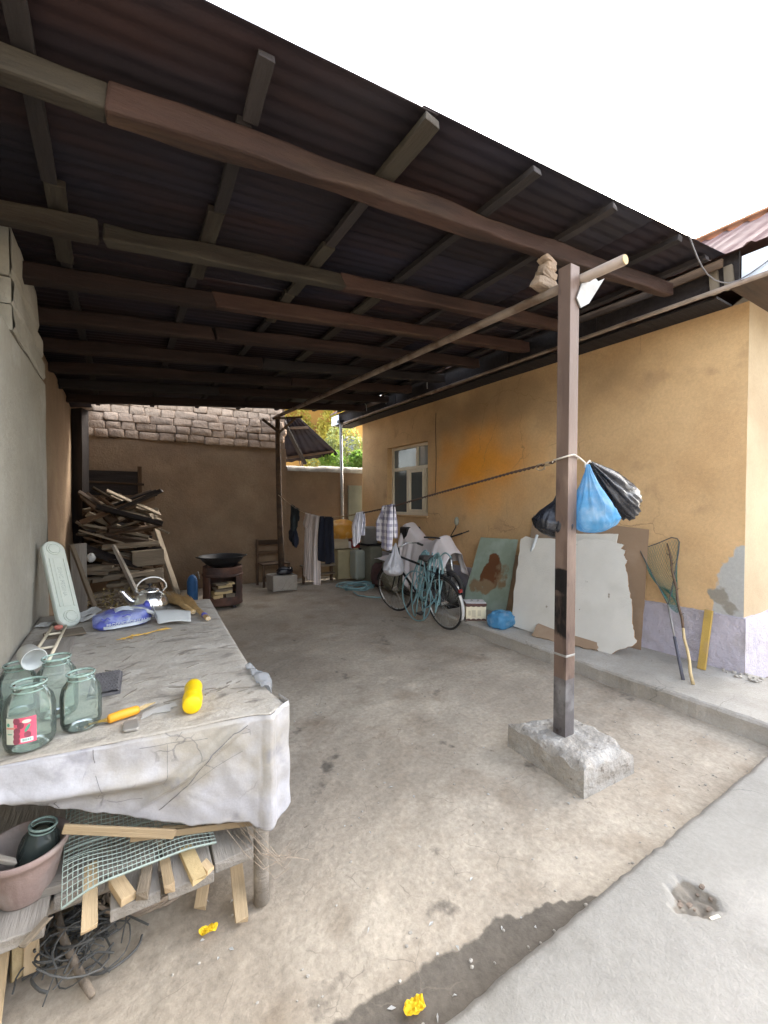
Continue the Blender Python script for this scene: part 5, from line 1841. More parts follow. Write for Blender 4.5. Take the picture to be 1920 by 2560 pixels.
for k, (x, z, w, h, a) in enumerate(((-.12, .195, .14, .05, 4), (.04, .195, .15, .05, -3), (-.06, .245, .26, .045, 2), (-.05, .29, .24, .04, -4), (-.02, .33, .22, .035, 3), (-.07, .368, .2, .035, -6), (.05, .365, .12, .03, 5))):
    y = SY - .2
    plank('firewood', (SX + x - w / 2, y - .02 * (k % 2), z - a * .001), (SX + x + w / 2, y + .01, z + a * .001), .16, h, PALEW if k % 2 else CANE, None, roll=rnd.uniform(-6, 6), rough=.012, label=FL[k], cat='firewood', group='split firewood in the stove')
can_ = thing('blue_canister', 'small blue canister with a grey lever standing beside the stove', 'canister', (.97, 7.35, 0), local=True)
obj('body', MB().lathe([(0, 0), (.075, 0), (.08, .02), (.08, .36), (.06, .42), (.03, .45), (0, .46)], 22), BLUCAN, can_, smooth=True)
obj('lever', MB().tube([(.02, 0, .44), (.08, 0, .5), (.1, -.02, .38)], .012, 7), GALV, can_, smooth=True)
ch = thing('wooden_chair', 'old dark wooden chair standing behind the concrete block', 'chair', (2.5, 8.2, 0))
for x, y, h in ((2.26, 8.35, .88), (2.76, 8.35, .88), (2.28, 7.98, .42), (2.76, 7.98, .42)):
    plank('leg', (x, y, 0), (x, y, h), .04, .04, BROWNW, ch)
plank('seat', (2.26, 8.16, .43), (2.78, 8.16, .43), .4, .025, BROWNW, ch)
plank('back_slat', (2.26, 8.35, .82), (2.76, 8.35, .82), .03, .09, BROWNW, ch)
plank('back_slat', (2.26, 8.35, .62), (2.76, 8.35, .62), .02, .06, BROWNW, ch)
plank('stretcher', (2.28, 7.98, .2), (2.76, 7.98, .2), .03, .03, BROWNW, ch)
b = MB().blob((2.56, 7.62, .34), (.15, .1, .08), .25, 2.2, 20, 14, 4, flat=-.05, pw=.8)
obj('black_bundle', b, BLKP, None, smooth=True, label='crumpled black bundle lying on the pale concrete block', cat='bundle')

# cabinet, open carton, yellow bundle, pot, can, box along the far end
cb = thing('cabinet', 'low yellowed wooden cabinet near the house corner', 'cabinet', (3.97, 8.05, 0))
obj('body', MB().box((3.97, 8.12, .33), (.38, .36, .6)), CABW, cb, bevel=.006)
obj('door', MB().box((3.95, 7.932, .33), (.31, .018, .54)), CABW, cb, bevel=.006)
obj('side_edge', MB().box((4.165, 7.935, .33), (.012, .02, .6)), CREAM, cb)
obj('knob', MB().blob((4.07, 7.915, .4), (.012, .012, .012), 0), IRON, cb)
bx = thing('carton', 'open cardboard carton sitting on the yellowed cabinet', 'carton', (3.9, 8.05, .64))
obj('tray', MB().box((3.88, 8.1, .72), (.34, .32, .13)), CARD, bx, bevel=.004)
obj('flap', MB().prism([(-.17, 0), (.15, 0), (.19, .2), (-.19, .21)], 0, .006, MX.Translation((3.85, 7.93, .655)) @ MX.Rotation(R(78), 4, 'X')), CARD, bx)
obj('flap', MB().prism([(0, 0), (.12, -.02), (.13, .13), (0, .14)], 0, .006, MX.Translation((4.02, 7.92, .655)) @ MX.Rotation(R(85), 4, 'X')), PAPER, bx)
obj('red_box', MB().box((4.17, 8.0, .74), (.19, .3, .17)), REDB, None, bevel=.008, label='dark red box between the carton and the striped cloth', cat='box')
b = MB().blob((3.93, 8.05, 1.02), (.3, .2, .21), .2, 1.6, 30, 18, 12, flat=-.17, pw=.95)
obj('yellow_bundle', b, YELP, None, smooth=True, label='big yellow translucent plastic bundle on the carton', cat='bundle')
jc = thing('jerrycan', 'pale grey green upright jerrycan next to the cabinet', 'jerrycan', (4.14, 7.75, 0))
obj('body', MB().box((4.13, 7.75, .335), (.22, .3, .6)), OLIVE if 0 else M_('grey_green_plastic', (.36, .385, .33), .55, var=.08, ns=4), jc, bevel=.045)
obj('cap', MB().lathe([(0, .04), (.03, .04), (.03, 0)], 14, MX.Translation((4.17, 7.7, .635))), IRON, jc)
obj('metal_chest', MB().box((4.38, 7.68, .36), (.28, .55, .72)), OLIVE, None, bevel=.02, label='olive grey chest against the house wall under the pot', cat='chest')
obj('dark_tray', MB().box((4.36, 7.66, .745), (.36, .5, .03)), IRON, None, bevel=.008, label='black tray between the olive chest and the metal pot', cat='tray')
pot = thing('cooking_pot', 'tall dull metal cooking pot standing on the black tray', 'pot', (4.36, 7.66, .762), local=True)
obj('body', MB().lathe([(0, 0), (.155, 0), (.17, .015), (.17, .3), (.178, .305), (.178, .315), (.165, .312), (.16, .02), (0, .012)], 36), GALV, pot, smooth=True)
obj('lid', MB().lathe([(.174, .318), (.174, .326), (.1, .345), (.0, .35)], 36), GALV, pot, smooth=True)
for s in (-1, 1):
    obj('handle', MB().tube([(s * .165, -.04, .25), (s * .205, -.03, .255), (s * .205, .03, .255), (s * .165, .04, .25)], .009, 7), REDB if s > 0 else IRON, pot, smooth=True)
bn = thing('slatted_bench', 'low weathered slatted bench behind the hanging robe', 'bench', (3.4, 8.2, 0))
for z, y in ((.33, 7.98), (.335, 8.1), (.17, 7.97)):
    plank('slat', (3.05, y, z), (3.72, y, z), .1, .03, PALEW, bn)
for x in (3.08, 3.68):
    plank('leg', (x, 8.04, 0), (x, 8.04, .315), .05, .05, BROWNW, bn)
b = MB()
for k in range(5):
    r_ = .24 + .025 * k
    b.tube([(3.72 + .03 * math.sin(k) + r_ * 1.05 * math.cos(a), 6.95 + r_ * .9 * math.sin(a) + .02 * k, .018 + .012 * k + .02 * math.sin(a * 2 + k) ** 2) for a in [2 * PI * i / 40 for i in range(40)]], .011, 7, closed=True)
b.tube([(3.5, 6.72, .02), (3.45, 6.45, .014), (3.55, 6.25, .014), (3.7, 6.1, .014)], .011, 7)
b.tube([(3.72, 6.6, .06), (3.85, 6.9, .1), (3.6, 7.2, .05)], .011, 7)
obj('floor_hose', b, TEAL, None, smooth=True, label='teal hose coiled on the ground before the cabinet', cat='hose')
b = MB().blob((4.15, 6.9, .24), (.15, .16, .22), .15, 1.8, 22, 14, 6, flat=-.23, pw=.8)
obj('maroon_sack', b, MAROON, None, smooth=True, label='faded maroon sack slumped beside the teal floor hose', cat='sack')
b = MB().grid(26, 16, lambda u, v: V((4.0 + .2 * v + .02 * nz(u * 3, v * 3, 0, 1), lerp(6.85, 6.05, u), .66 + .1 * u - .26 * (1 - v) ** 2 * u - .1 * (1 - u) ** 2 + .03 * nz(u * 4, v * 4, 5, 1))))
obj('white_rag', b, CLW, None, smooth=True, solid=.003, label='white rag flung over the heap left of the motorbike', cat='rag')
b = MB().blob((4.2, 6.4, .33), (.22, .3, .32), .2, 1.8, 20, 14, 9, flat=-.32, pw=.7)
obj('grey_sack', b, OLIVE, None, smooth=True, label='lumpy grey sack under the white rag', cat='sack')

# ------------------------------------------------------------------ washing line
L0, L1 = V((2.30, 1.72, 1.85)), V((2.50, 7.78, 1.70))


def line(t):
    p = L0.lerp(L1, t)
    y = p.y
    z = interp([(1.72, 1.85), (2.1, 1.80), (2.95, 1.672), (3.7, 1.552), (4.4, 1.468), (5.0, 1.415), (5.3, 1.398), (5.8, 1.395), (6.3, 1.425), (6.85, 1.515), (7.4, 1.645), (7.78, 1.735)], y)
    return V((p.x, y, z))


def at_y(y):
    return line((y - L0.y) / (L1.y - L0.y))


wl = thing('washing_line', 'twisted dark washing line sagging from the steel post to the back post', 'washing line', (2.4, 4.7, 1.4))
N = 520
for ph in (0, PI):
    pts = []
    for k in range(N + 1):
        t = k / N
        if t > .46:
            break
        p = line(t)
        a = t * 2 * PI * 82 + ph
        pts.append(p + V((math.cos(a) * .0055, 0, math.sin(a) * .0055)))
    obj('strand', MB().tube(pts, .0052, 5), ROPED, wl, smooth=True)
pts = [line(.45 + .55 * k / 60) for k in range(61)]
obj('cord', MB().tube(pts, .007, 6), ROPE, wl, smooth=True)
b = MB()
p = at_y(1.83)
b.tube([p + V((0, .03 * math.cos(a) + .0, .02 * math.sin(a) - .01)) for a in [2 * PI * k / 14 for k in range(14)]], .005, 6, closed=True)
b.blob(tuple(at_y(1.775)), (.014, .022, .014), .3, 3, 10, 8, 2)
b.tube([at_y(1.79), at_y(1.79) + V((-.01, 0, -.035))], .003, 5)
obj('knot', b, ROPE, wl)
cyc = [(PX - .055, 1.72, 1.86), (PX - .052, PY - .052, 1.878), (PX + .0, PY - .056, 1.888), (PX + .052, PY - .052, 1.875), (PX + .11, PY - .055, 1.845)]
obj('post_tie', MB().tube(cyc + [(PX + .115, PY - .05, 1.815)], .0055, 6), ROPEW, wl, smooth=True)
obj('post_tie', MB().tube([(PX + .055, PY - .052, 1.87), (PX + .06, PY + .05, 1.86), (PX - .05, PY + .055, 1.85), (PX - .055, 1.73, 1.85)], .0055, 6), ROPEW, wl, smooth=True)
obj('post_tie', MB().tube([(PX + .115, PY - .05, 1.815), (PX + .135, PY - .05, 1.84), (PX + .165, PY - .05, 1.86), (PX + .18, PY - .048, 1.85)], .006, 6), ROPEW, wl, smooth=True)


def cloth(name, label, cat, y0, y1, zb, mat, folds=4, amp=.03, prof=None, back=.5, seed=0, nu=60, nv=30, zoff=.008, lean=0.0, solid=.004):
    """cloth folded over the line: long front flap on the camera side, shorter back flap"""
    b = MB()
    wf = prof or (lambda v: (0, 0))

    def f(u, v):
        a, c = wf(v)
        y = lerp(y0 + a, y1 + c, u)
        yl = max(1.9, min(7.7, lerp(y0, y1, u)))
        top = at_y(yl)
        zz_ = interp(zb, u)
        z = lerp(top.z + zoff, zz_ + .012 * nz(u * 6, seed, 0, 1), v)
        g = min(1, v * 2.2)
        w = amp * (math.sin(u * folds * 2 * PI + seed + .8 * nz(u * 3, v * 1.2, seed, 1)) + .5 * math.sin(u * folds * 3.3 * PI + 2 * seed)) * (.25 + .75 * g)
        x = top.x - .012 - .012 * g + w + lean * v
        return V((x, y + .006 * nz(u * 4, v * 5, seed, 1) * g, z))
    b.grid(nu, nv, f)

    def fb(u, v):
        p = f(u, v * back)
        return V((2 * at_y(max(1.9, min(7.7, p.y))).x - p.x + .006, p.y, p.z + .0))
    b.grid(nu, max(6, int(nv * back)), fb, flip=True)
    return obj(name, b, mat, None, smooth=True, solid=solid, label=label, cat=cat, weld=True)


cloth('dark_trousers', 'dark slate trousers with black legs hanging leftmost on the line', 'trousers', 7.02, 6.62, [(0, 1.1), (.3, 1.12), (.36, .9), (.62, .88), (.7, 1.12), (1, 1.2)], CLD, 2, .03, lambda v: (-.02 * v, .05 * v), .35, 2)
b = MB().blob((2.45, 6.86, 1.06), (.06, .13, .13), .25, 2, 18, 14, 3).blob((2.45, 6.72, .99), (.045, .05, .13), .25, 2, 14, 12, 5)
obj('black_garment', b, CLN, None, smooth=True, label='crumpled black garment bunched below the slate trousers', cat='garment')


def robe_prof(v):
    s = .09 * (1 - sstep(.18, .25, v)) * sstep(.02, .2, v)
    return (-.03 + s + .09 * v, .0 + .0 * v)


cloth('long_robe', 'long pale ticking stripe robe hanging on the washing line', 'robe', 6.34, 5.68, [(0, .47), (.6, .44), (.72, .47), (.8, .415), (.95, .41), (1, .44)], ROBES, 3.2, .026, robe_prof, .3, 1, 90, 44)
cloth('navy_jacket', 'dark navy garment hanging just right of the pale robe', 'garment', 5.66, 5.24, [(0, .86), (.1, .78), (.6, .76), (1, .80)], CLN, 1.6, .03, lambda v: (.03 * v, -.07 * v * (v < 2)), .7, 4)
cloth('striped_cloth', 'small finely striped cloth bunched on the line', 'cloth', 4.49, 4.34, [(0, 1.13), (.3, 1.08), (.45, 1.15), (.55, 1.11), (.8, 1.13), (1, 1.3)], STRIPE, 1.8, .022, lambda v: (.05 * v + .05 * math.sin(v * 3), -.03 * math.sin(v * PI)), .75, 3, 40, 26, .02)
b = cloth('plaid_shirt', 'grey and white plaid shirt hanging bunched on the line', 'shirt', 3.86, 3.68, [(0, 1.2), (.3, 1.14), (.6, 1.10), (1, 1.12)], PLAID, 2.2, .026, lambda v: (.06 * sstep(.1, .5, v), -.02), .75, 5, 50, 30, .03)
b = MB().blob((2.36, 3.83, 1.51), (.035, .06, .045), .3, 2, 18, 12, 8)
obj('shirt_sleeve', b, PLAID, bpy.data.objects['plaid_shirt'], smooth=True)

# ------------------------------------------------------------------ bags tied to the steel post


def bag(name, label, knot, axis_, L_, rad, mat, seed, pleat=11, amp=.12, nu=64, nv=44, squash=(1, 1), prof=None):
    """film bag gathered at the knot, bulging towards the bottom"""
    ax = V(axis_).normalized()
    u_ = ax.orthogonal().normalized()
    w_ = ax.cross(u_)
    b = MB()

    def f(u, v):
        a = 2 * PI * u
        t = v
        r_ = rad * interp(prof or [(0, .06), (.12, .16), (.3, .34), (.5, .66), (.66, .92), (.8, 1.0), (.9, .86), (.97, .5), (1, 0)], t)
        pl = 1 + .2 * (1 - sstep(.2, .9, t)) * math.sin(a * pleat + seed + 1.5 * t) + .05 * math.sin(a * 23 + 9 * t + seed) * sstep(.3, .6, t) + amp * noise.fractal(V((math.cos(a) * 1.6 + seed, math.sin(a) * 1.6, t * 2.6)), 1, 2, 3)
        p = V(knot) + ax * (L_ * t) + (u_ * math.cos(a) * squash[0] + w_ * math.sin(a) * squash[1]) * r_ * pl
        return p
    b.grid(nu, nv, f)
    return obj(name, b, mat, None, smooth=True, label=label, cat='bag', weld=True)


K0 = V((PX + .125, PY - .065, 1.835))
bag('black_bag', 'black plastic bag bulging out to the right of the steel post', (PX + .185, PY - .045, 1.85), (.86, .06, -.50), .53, .165, BLKP, 2.0, 9, amp=.18, squash=(1, .72), prof=[(0, .07), (.1, .2), (.3, .45), (.6, .78), (.82, 1.0), (.93, .95), (.98, .6), (1, 0)])
bl = bag('blue_bag', 'blue translucent plastic bag tied to the steel post, grey contents showing', tuple(K0), (.13, -.02, -1), .43, .138, BLUP, 5.0, 12, amp=.24)
b = MB().blob((PX + .165, PY - .07, 1.52), (.095, .07, .08), .3, 2.6, 24, 16, 4)
obj('bag_contents', b, BLUG, bl, smooth=True)
b = MB().grid(8, 10, lambda u, v: V((PX + .035 + .06 * u, PY - .075 - .02 * math.sin(u * 3), 1.695 - .13 * v - .01 * u)))
obj('bag_handle', b, BLUP, bl, smooth=True, solid=.001)
bag('black_bag', 'small black plastic bag hanging behind the left side of the steel post', (PX + .1, PY + .065, 1.83), (-.17, .1, -1), .465, .118, BLKP, 8.0, 9, amp=.26, prof=[(0, .05), (.3, .12), (.5, .3), (.66, .8), (.8, 1.1), (.9, 1.0), (.97, .6), (1, 0)])

# ------------------------------------------------------------------ leaning boards
def leaning(name, label, cat, c00, c10, c11, c01, t, mat, nu=20, nv=24, parent=None, edge=.006, warp=.01, seed=0, attrf=None, back=None):
    """sheet with corners bottom-left, bottom-right, top-right, top-left and real thickness"""
    c00, c10, c11, c01 = map(V, (c00, c10, c11, c01))
    nrm = (c10 - c00).cross(c01 - c00).normalized()

    def f(u, v):
        p = c00.lerp(c10, u).lerp(c01.lerp(c11, u), v)
        e = V((0, 0, 0))
        if u in (0, 1):
            e += (c10 - c00).normalized() * edge * (nz(v * 9, seed, u, 1) + .6 * nz(v * 33, seed, u, 1))
        if v in (0, 1):
            e += (c01 - c00).normalized() * edge * (nz(u * 9, seed, v + 3, 1) + .6 * nz(u * 33, seed, v, 1))
        return p + e + nrm * warp * nz(u * 1.4, v * 1.4, seed, 1)
    b = MB()
    b.grid(nu, nv, f)
    o = obj(name, b, mat, parent, solid=t, label=label, cat=cat)
    if attrf:
        for an, fn in attrf.items():
            attr(o, an, [fn(i / nu, j / nv) for j in range(nv + 1) for i in range(nu + 1)])
    return o


PZ = .133
leaning('hardboard_sheet', 'large brown hardboard sheet leaning on the wall behind the pale boards', 'board', (4.36, 3.78, PZ + .005), (4.38, 2.27, PZ + .005), (4.53, 2.28, 1.325), (4.53, 3.70, 1.44), .006, HARDB, warp=.012, seed=1)
leaning('plasterboard_sheet', 'taller grey plasterboard sheet behind the broken one, top edge showing', 'board', (4.2, 3.30, PZ + .006), (4.24, 2.62, PZ + .006), (4.5, 2.58, 1.265), (4.48, 3.25, 1.225), .012, PLAST, seed=3)
pb = MB()
c00, c10, c11, c01 = V((3.93, 3.50, PZ + .012)), V((4.07, 2.19, PZ + .012)), V((4.47, 2.41, 1.185)), V((4.345, 3.72, 1.165))
nrm = (c10 - c00).cross(c01 - c00).normalized()
c11 = c11 - nrm * (c11 - c00).dot(nrm)
# broken outline, u across, v up
out = [(0, 0), (.2, -.012), (.42, .012), (.6, -.02), (.78, -.03), (.86, -.02), (.9, .03), (1.0, .09), (1.03, .13), (1.015, .2), (1.0, .3), (1.0, .42), (.985, .52), (.97, .6), (.96, .7), (.94, .79), (.96, .83), (.93, .88), (.945, .925), (.91, .94), (.93, .985), (.90, .99), (.86, 1.0), (.8, 1.02), (.6, 1.01), (.55, .985), (.3, 1.0), (.12, .99), (.04, 1.005), (-.01, .97), (-.015, .6), (-.02, .3)]


def pbp(u, v, d):
    return c00.lerp(c10, u).lerp(c01.lerp(c11, u), v) + nrm * d


fine = []
for (u0, v0), (u1, v1) in zip(out, out[1:] + out[:1]):
    for k in range(5):
        t = k / 5
        fine.append((lerp(u0, u1, t) + .012 * nz(u0 * 20, v0 * 20, k, 1), lerp(v0, v1, t) + .01 * nz(u0 * 20, v0 * 20, k + 9, 1)))
n = len(fine)
for d in (.006, -.006):
    for u, v in fine:
        pb.v.append(pbp(u, v, d))
sgn = 1
pb.f += [list(range(n)), list(range(2 * n - 1, n - 1, -1))]
pb.mi += [0, 0]
for k in range(n):
    pb.f.append([k, n + k, n + (k + 1) % n, (k + 1) % n])
    pb.mi.append(1 if .62 < fine[k][0] and fine[k][1] < .97 else 0)
brk = obj('broken_plasterboard', pb, [PLAST, TORN], None, label='broken grey plasterboard sheet with a ragged torn right edge leaning on the wall', cat='board')
b = MB()
for k, (u, v, s) in enumerate(((.955, .93, .05), (.95, .87, .045), (.99, .78, .03), (.965, .72, .025), (1.03, .12, .06), (1.02, .06, .05), (.97, .03, .04))):
    p = pbp(u, v, .009)
    q = (c10 - c00).normalized()
    w_ = (c01 - c00).normalized()
    poly = [p + q * s * math.cos(a) * rnd.uniform(.4, 1) + w_ * s * 1.2 * math.sin(a) * rnd.uniform(.5, 1) - nrm * 0 + nrm * .012 * math.cos(a) for a in [2 * PI * i / 9 for i in range(9)]]
    b.add(poly, [tuple(range(9))])
obj('torn_paper', b, TORN, brk, solid=.002, kind='stuff')


def rustf(u, v):
    d = math.hypot((u - .5) / .27, (v - .5) / .26)
    d = min(d, math.hypot((u - .5) / .17, (v - .7) / .12))
    return 1 - sstep(.65, 1.15, d + .35 * nz(u * 3, v * 4, 3, 1))


def rustf2(u, v):
    return .8 * (1 - sstep(.5, 1.1, math.hypot((u - .45) / .5, (v - .3) / .14) + .5 * nz(u * 4, v * 5, 8, 1))) * .9 + .5 * (1 - sstep(.5, 1, math.hypot((u - .75) / .25, (v - .5) / .25) + .3 * nz(u * 5, v * 4, 1, 1)))


leaning('green_metal_sheet', 'pale green metal sheet with a big rust stain leaning on the wall', 'metal sheet', (4.20, 4.68, PZ + .003), (4.30, 3.95, PZ + .003), (4.51, 3.93, 1.105), (4.51, 4.62, 1.085), .004, GREENM, 40, 50, edge=.005, warp=.02, seed=5, attrf={'rust': rustf, 'rust2': rustf2})
leaning('plywood_strip', 'narrow brown plywood strip standing between the green sheet and the plasterboard', 'board', (4.32, 4.02, PZ + .003), (4.34, 3.83, PZ + .003), (4.5, 3.80, .885), (4.5, 3.97, .90), .01, HARDB, seed=7)
leaning('scrap_board', 'low brown broken board propped before the plasterboard foot', 'board', (3.83, 3.14, PZ + .008), (3.99, 2.47, PZ + .006), (4.17, 2.62, .275), (4.11, 3.23, .30), .012, HARDB, edge=.02, seed=9)
st = thing('white_stick', 'long slim stick with white upper half leaning on the plasterboard', 'stick', (4.2, 3.8, PZ))
p0, p1 = V((4.2, 3.80, PZ)), V((4.325, 3.475, 1.205))
obj('lower_half', MB().tube([p0, p0.lerp(p1, .55)], .012, 9), CANE, st, smooth=True)
obj('upper_half', MB().tube([p0.lerp(p1, .55), p1], .0165, 9), WHITEP, st, smooth=True)

# landing net and cane
nt = thing('landing_net', 'green landing net with dark handle leaning on the house wall', 'landing net', (3.95, 1.71, PZ))
F0, AP = V((3.95, 1.706, PZ)), V((4.25, 1.967, .665))
HL, HR, HT = V((4.505, 2.36, 1.12)), V((4.515, 2.0, 1.255)), V((4.515, 2.04, 1.262))
m_ = F0.lerp(AP, .55)
obj('grip', MB().tube([F0, F0.lerp(AP, .3), m_], [.0135, .013, .0125], 9), GREYH, nt, smooth=True)
obj('shaft', MB().tube([m_, AP], .008, 9), GALV, nt, smooth=True)
obj('hoop', MB().tube([AP, AP.lerp(HR, .3) + V((0, -.01, 0)), AP.lerp(HR, .75) + V((0, -.015, .02)), HR + V((0, .0, -.03)), HR + V((0, .02, .0)), HT + V((0, .03, 0)), HT.lerp(HL, .5), HL, AP.lerp(HL, .6), AP.lerp(HL, .25), AP], .005, 7), WIRED, nt, smooth=True)
C_ = (AP + HL + HR) / 3


def hoop_pt(u):
    path = [AP, AP.lerp(HR, .5), HR, HT.lerp(HL, .5), HL, AP.lerp(HL, .5)]
    k = u * 6
    i = int(k) % 6
    return path[i].lerp(path[(i + 1) % 6], k - int(k))


BOTN = AP + V((.10, .02, .06))


def net_pt(u, v):
    p = hoop_pt(u)
    q = p.lerp(BOTN, v)
    q += V((0, -.05 * math.sin(PI * v) * math.cos(2 * PI * u), -.13 * math.sin(PI * min(1, v * 1.1)) * (1 - .4 * v)))
    q.x = min(q.x + .05 * math.sin(PI * v), HX - .035)
    return q


b = MB()
for i in range(44):
    b.tube([net_pt((i / 44 + .02 * k) % 1, k / 16) for k in range(17)], .0011, 3, caps=False)
    b.tube([net_pt((i / 44 - .02 * k) % 1, k / 16) for k in range(17)], .0011, 3, caps=False)
obj('net_bag', b, NETG, nt, kind='stuff')
cn = thing('cane', 'rough cane with a bare lower end leaning beside the landing net', 'cane', (3.92, 1.62, PZ))
q0, q1 = V((3.92, 1.62, PZ)), V((4.515, 2.10, 1.20))
pts = [q0.lerp(q1, k / 14) + V((0, .006 * math.sin(k * 1.9), .004 * nz(k, 0, 0, 1))) for k in range(15)]
obj('bare_end', MB().tube(pts[:6], [.0125, .012, .0115, .0115, .011, .011], 9), CANE, cn, smooth=True)
obj('barked_part', MB().tube(pts[5:], [.0105, .0115, .0105, .011, .0095, .011, .0095, .009, .008, .006], 8), BARK, cn, smooth=True)
b = MB()
for k, t in enumerate((.45, .55, .63, .72, .83, .9)):
    p = q0.lerp(q1, t)
    b.tube([p, p + V((-.012, (.03 if k % 2 else -.03), .02))], [.005, .002], 5)
obj('twig_stub', b, BARK, cn, kind='stuff')
plank('yellow_lath', (4.345, 1.735, PZ + .0), (4.475, 1.735, .632), .062, .026, YELW, None, up=(1, 0, -.28), rough=.003, bevel=.003, label='yellow stained lath standing against the lavender plinth near the corner', cat='lath')

# biscuit tin, blue bag on the walk edge
tn = thing('biscuit_tin', 'cream tin box with scalloped brown borders and white lid by the bicycle wheel', 'tin', (3.80, 3.98, PZ), local=True, M=MX.Translation((3.79, 3.99, PZ)) @ MX.Rotation(R(-32), 4, 'Z'))
obj('box', MB().box((0, 0, .095), (.25, .2, .19)), TINC, tn, bevel=.006)
obj('lid', MB().box((0, 0, .205), (.262, .212, .03)), TINB, tn, bevel=.005)
obj('lid_top', MB().box((0, 0, .2225), (.25, .2, .006)), TINW, tn, bevel=.002)
for s, (w, dpt) in ((0, (.25, .1006)), (1, (.2, .1256))):
    b = MB()
    n = 60
    vs_ = []
    for k in range(n + 1):
        x = -w / 2 + w * k / n
        vs_ += [(x, 0, .19), (x, 0, .183 - .008 * abs(math.sin(k / n * PI * 4))), (x, 0, 0.004), (x, 0, .02 + .012 * abs(math.sin(k / n * PI * 4)))]
    fs_ = []
    for k in range(n):
        fs_ += [(4 * k, 4 * k + 1, 4 * k + 5, 4 * k + 4), (4 * k + 2, 4 * k + 6, 4 * k + 7, 4 * k + 3)]
    for sg in (-1, 1):
        m2 = MX.Translation((0, -dpt, 0)) if s == 0 else MX.Translation((dpt, 0, 0)) @ MX.Rotation(PI / 2, 4, 'Z')
        if sg > 0:
            m2 = MX.Rotation(PI, 4, 'Z') @ m2
        b.add(vs_, fs_, m2)
    obj('border', b, TINB, tn)
b = MB()
for (x, z, w, h) in ((-.03, .09, .05, .09), (.04, .1, .04, .07), (-.08, .1, .03, .06)):
    b.box((x, -.1008, z), (w, .001, h))
obj('print', b, M_('tin_print', (.6, .52, .36), .5, bump=0), tn, kind='stuff')
for x in (-.05, .03):
    b = MB().tube([(x, -.02, .226), (x + .01, 0, .245), (x + .03, .02, .226)], .006, 5)
    obj('lid_clip', b, CHROME, tn)
b = MB().blob((3.83, 3.58, PZ + .075), (.16, .13, .11), .22, 2.0, 34, 22, 14, flat=-.072, pw=.8)
for p in b.v:
    d = math.hypot(p.x - 3.86, p.y - 3.57)
    if p.z > PZ + .1 and d < .06:
        p.z -= .06 * (1 - d / .06)
obj('blue_sack', b, BLUP, None, smooth=True, label='crumpled blue plastic bag lying on the walk edge beside the cream tin', cat='bag')

# ------------------------------------------------------------------ bicycle
BX, BY = 3.50, 4.19
bk = thing('bicycle', 'old dark bicycle with white mudguard tips parked along the walk', 'bicycle', local=True, M=MX.Translation((BX, BY, 0)) @ MX.Rotation(R(91), 4, 'Z') @ MX.Rotation(R(-7), 4, 'X'))
WR = .335
FWX = 1.10
for cx in (0, FWX):
    yaw = MX.Translation((cx, 0, WR)) @ (MX.Rotation(R(14), 4, 'Z') if cx else I4)
    ty = MB()
    ty.tube([yaw @ V((WR * .965 * math.cos(a), 0, WR * .965 * math.sin(a))) for a in [2 * PI * k / 56 for k in range(56)]], .0155, 8, closed=True)
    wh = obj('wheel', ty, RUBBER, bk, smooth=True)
    rm = MB().tube([yaw @ V((WR * .905 * math.cos(a), 0, WR * .905 * math.sin(a))) for a in [2 * PI * k / 56 for k in range(56)]], .009, 6, closed=True)
    obj('rim', rm, CHROME, wh, smooth=True)
    sp_ = MB()
    for k in range(32):
        a = 2 * PI * k / 32
        s = 1 if k % 2 else -1
        a2 = a + (1.1 if (k // 2) % 2 else -1.1)
        sp_.tube([yaw @ V((.018 * math.cos(a2), s * .03, .018 * math.sin(a2))), yaw @ V((WR * .9 * math.cos(a), 0, WR * .9 * math.sin(a)))], .0011, 3, caps=False)
    obj('spoke', sp_, CHROME, wh, kind='stuff')
    hb = MB().tube([yaw @ V((0, -.05, 0)), yaw @ V((0, .05, 0))], .018, 10)
    obj('hub', hb, CHROME, wh)
    a0, a1 = (R(50), R(205)) if not cx else (R(15), R(165))
    mg = MB()
    n = 24
    for k in range(n + 1):
        a = lerp(a0, a1, k / n)
        for s in (-1, -.5, .5, 1):
            r_ = WR + .026 - .012 * abs(s) ** 3
            mg.v.append(yaw @ V((r_ * math.cos(a), s * .024, r_ * math.sin(a))))
    for k in range(n):
        for q in range(3):
            mg.f.append((k * 4 + q, k * 4 + q + 1, k * 4 + q + 5, k * 4 + q + 4))
            mg.mi.append(1 if (k > n * .66 and not cx) or (k > n * .66 and cx) else 0)
    obj('mudguard', mg, [IRON, MUDG], bk, smooth=True, solid=.002)
BB, SEATT, HT1, HT0 = V((.46, 0, .29)), V((.27, 0, .82)), V((.90, 0, .84)), V((.935, 0, .68))
fr = MB()
for a, b_, r_ in ((BB, SEATT, .016), (SEATT - V((-.01, 0, .06)), HT1, .0155), (BB, HT0, .0165), (HT0, HT1, .018)):
    fr.tube([a, b_], r_, 9)
for s in (-1, 1):
    fr.tube([(0, s * .055, WR), BB + V((0, s * .03, 0))], .009, 7)
    fr.tube([(0, s * .055, WR), SEATT + V((0, s * .015, -.07))], .008, 7)
obj('frame', fr, IRON, bk, smooth=True)
fk = MB().tube([HT1 + V((0, 0, 0)), HT1 + V((-.01, 0, .12))], .013, 8)
for s in (-1, 1):
    fk.tube([HT0 + V((0, s * .03, -.01)), V((1.03, s * .045, .48)), V((FWX, s * .05, WR))], [.013, .011, .008], 8)
obj('fork', fk, IRON, bk, smooth=True)
hbm = V((.89, 0, .97))
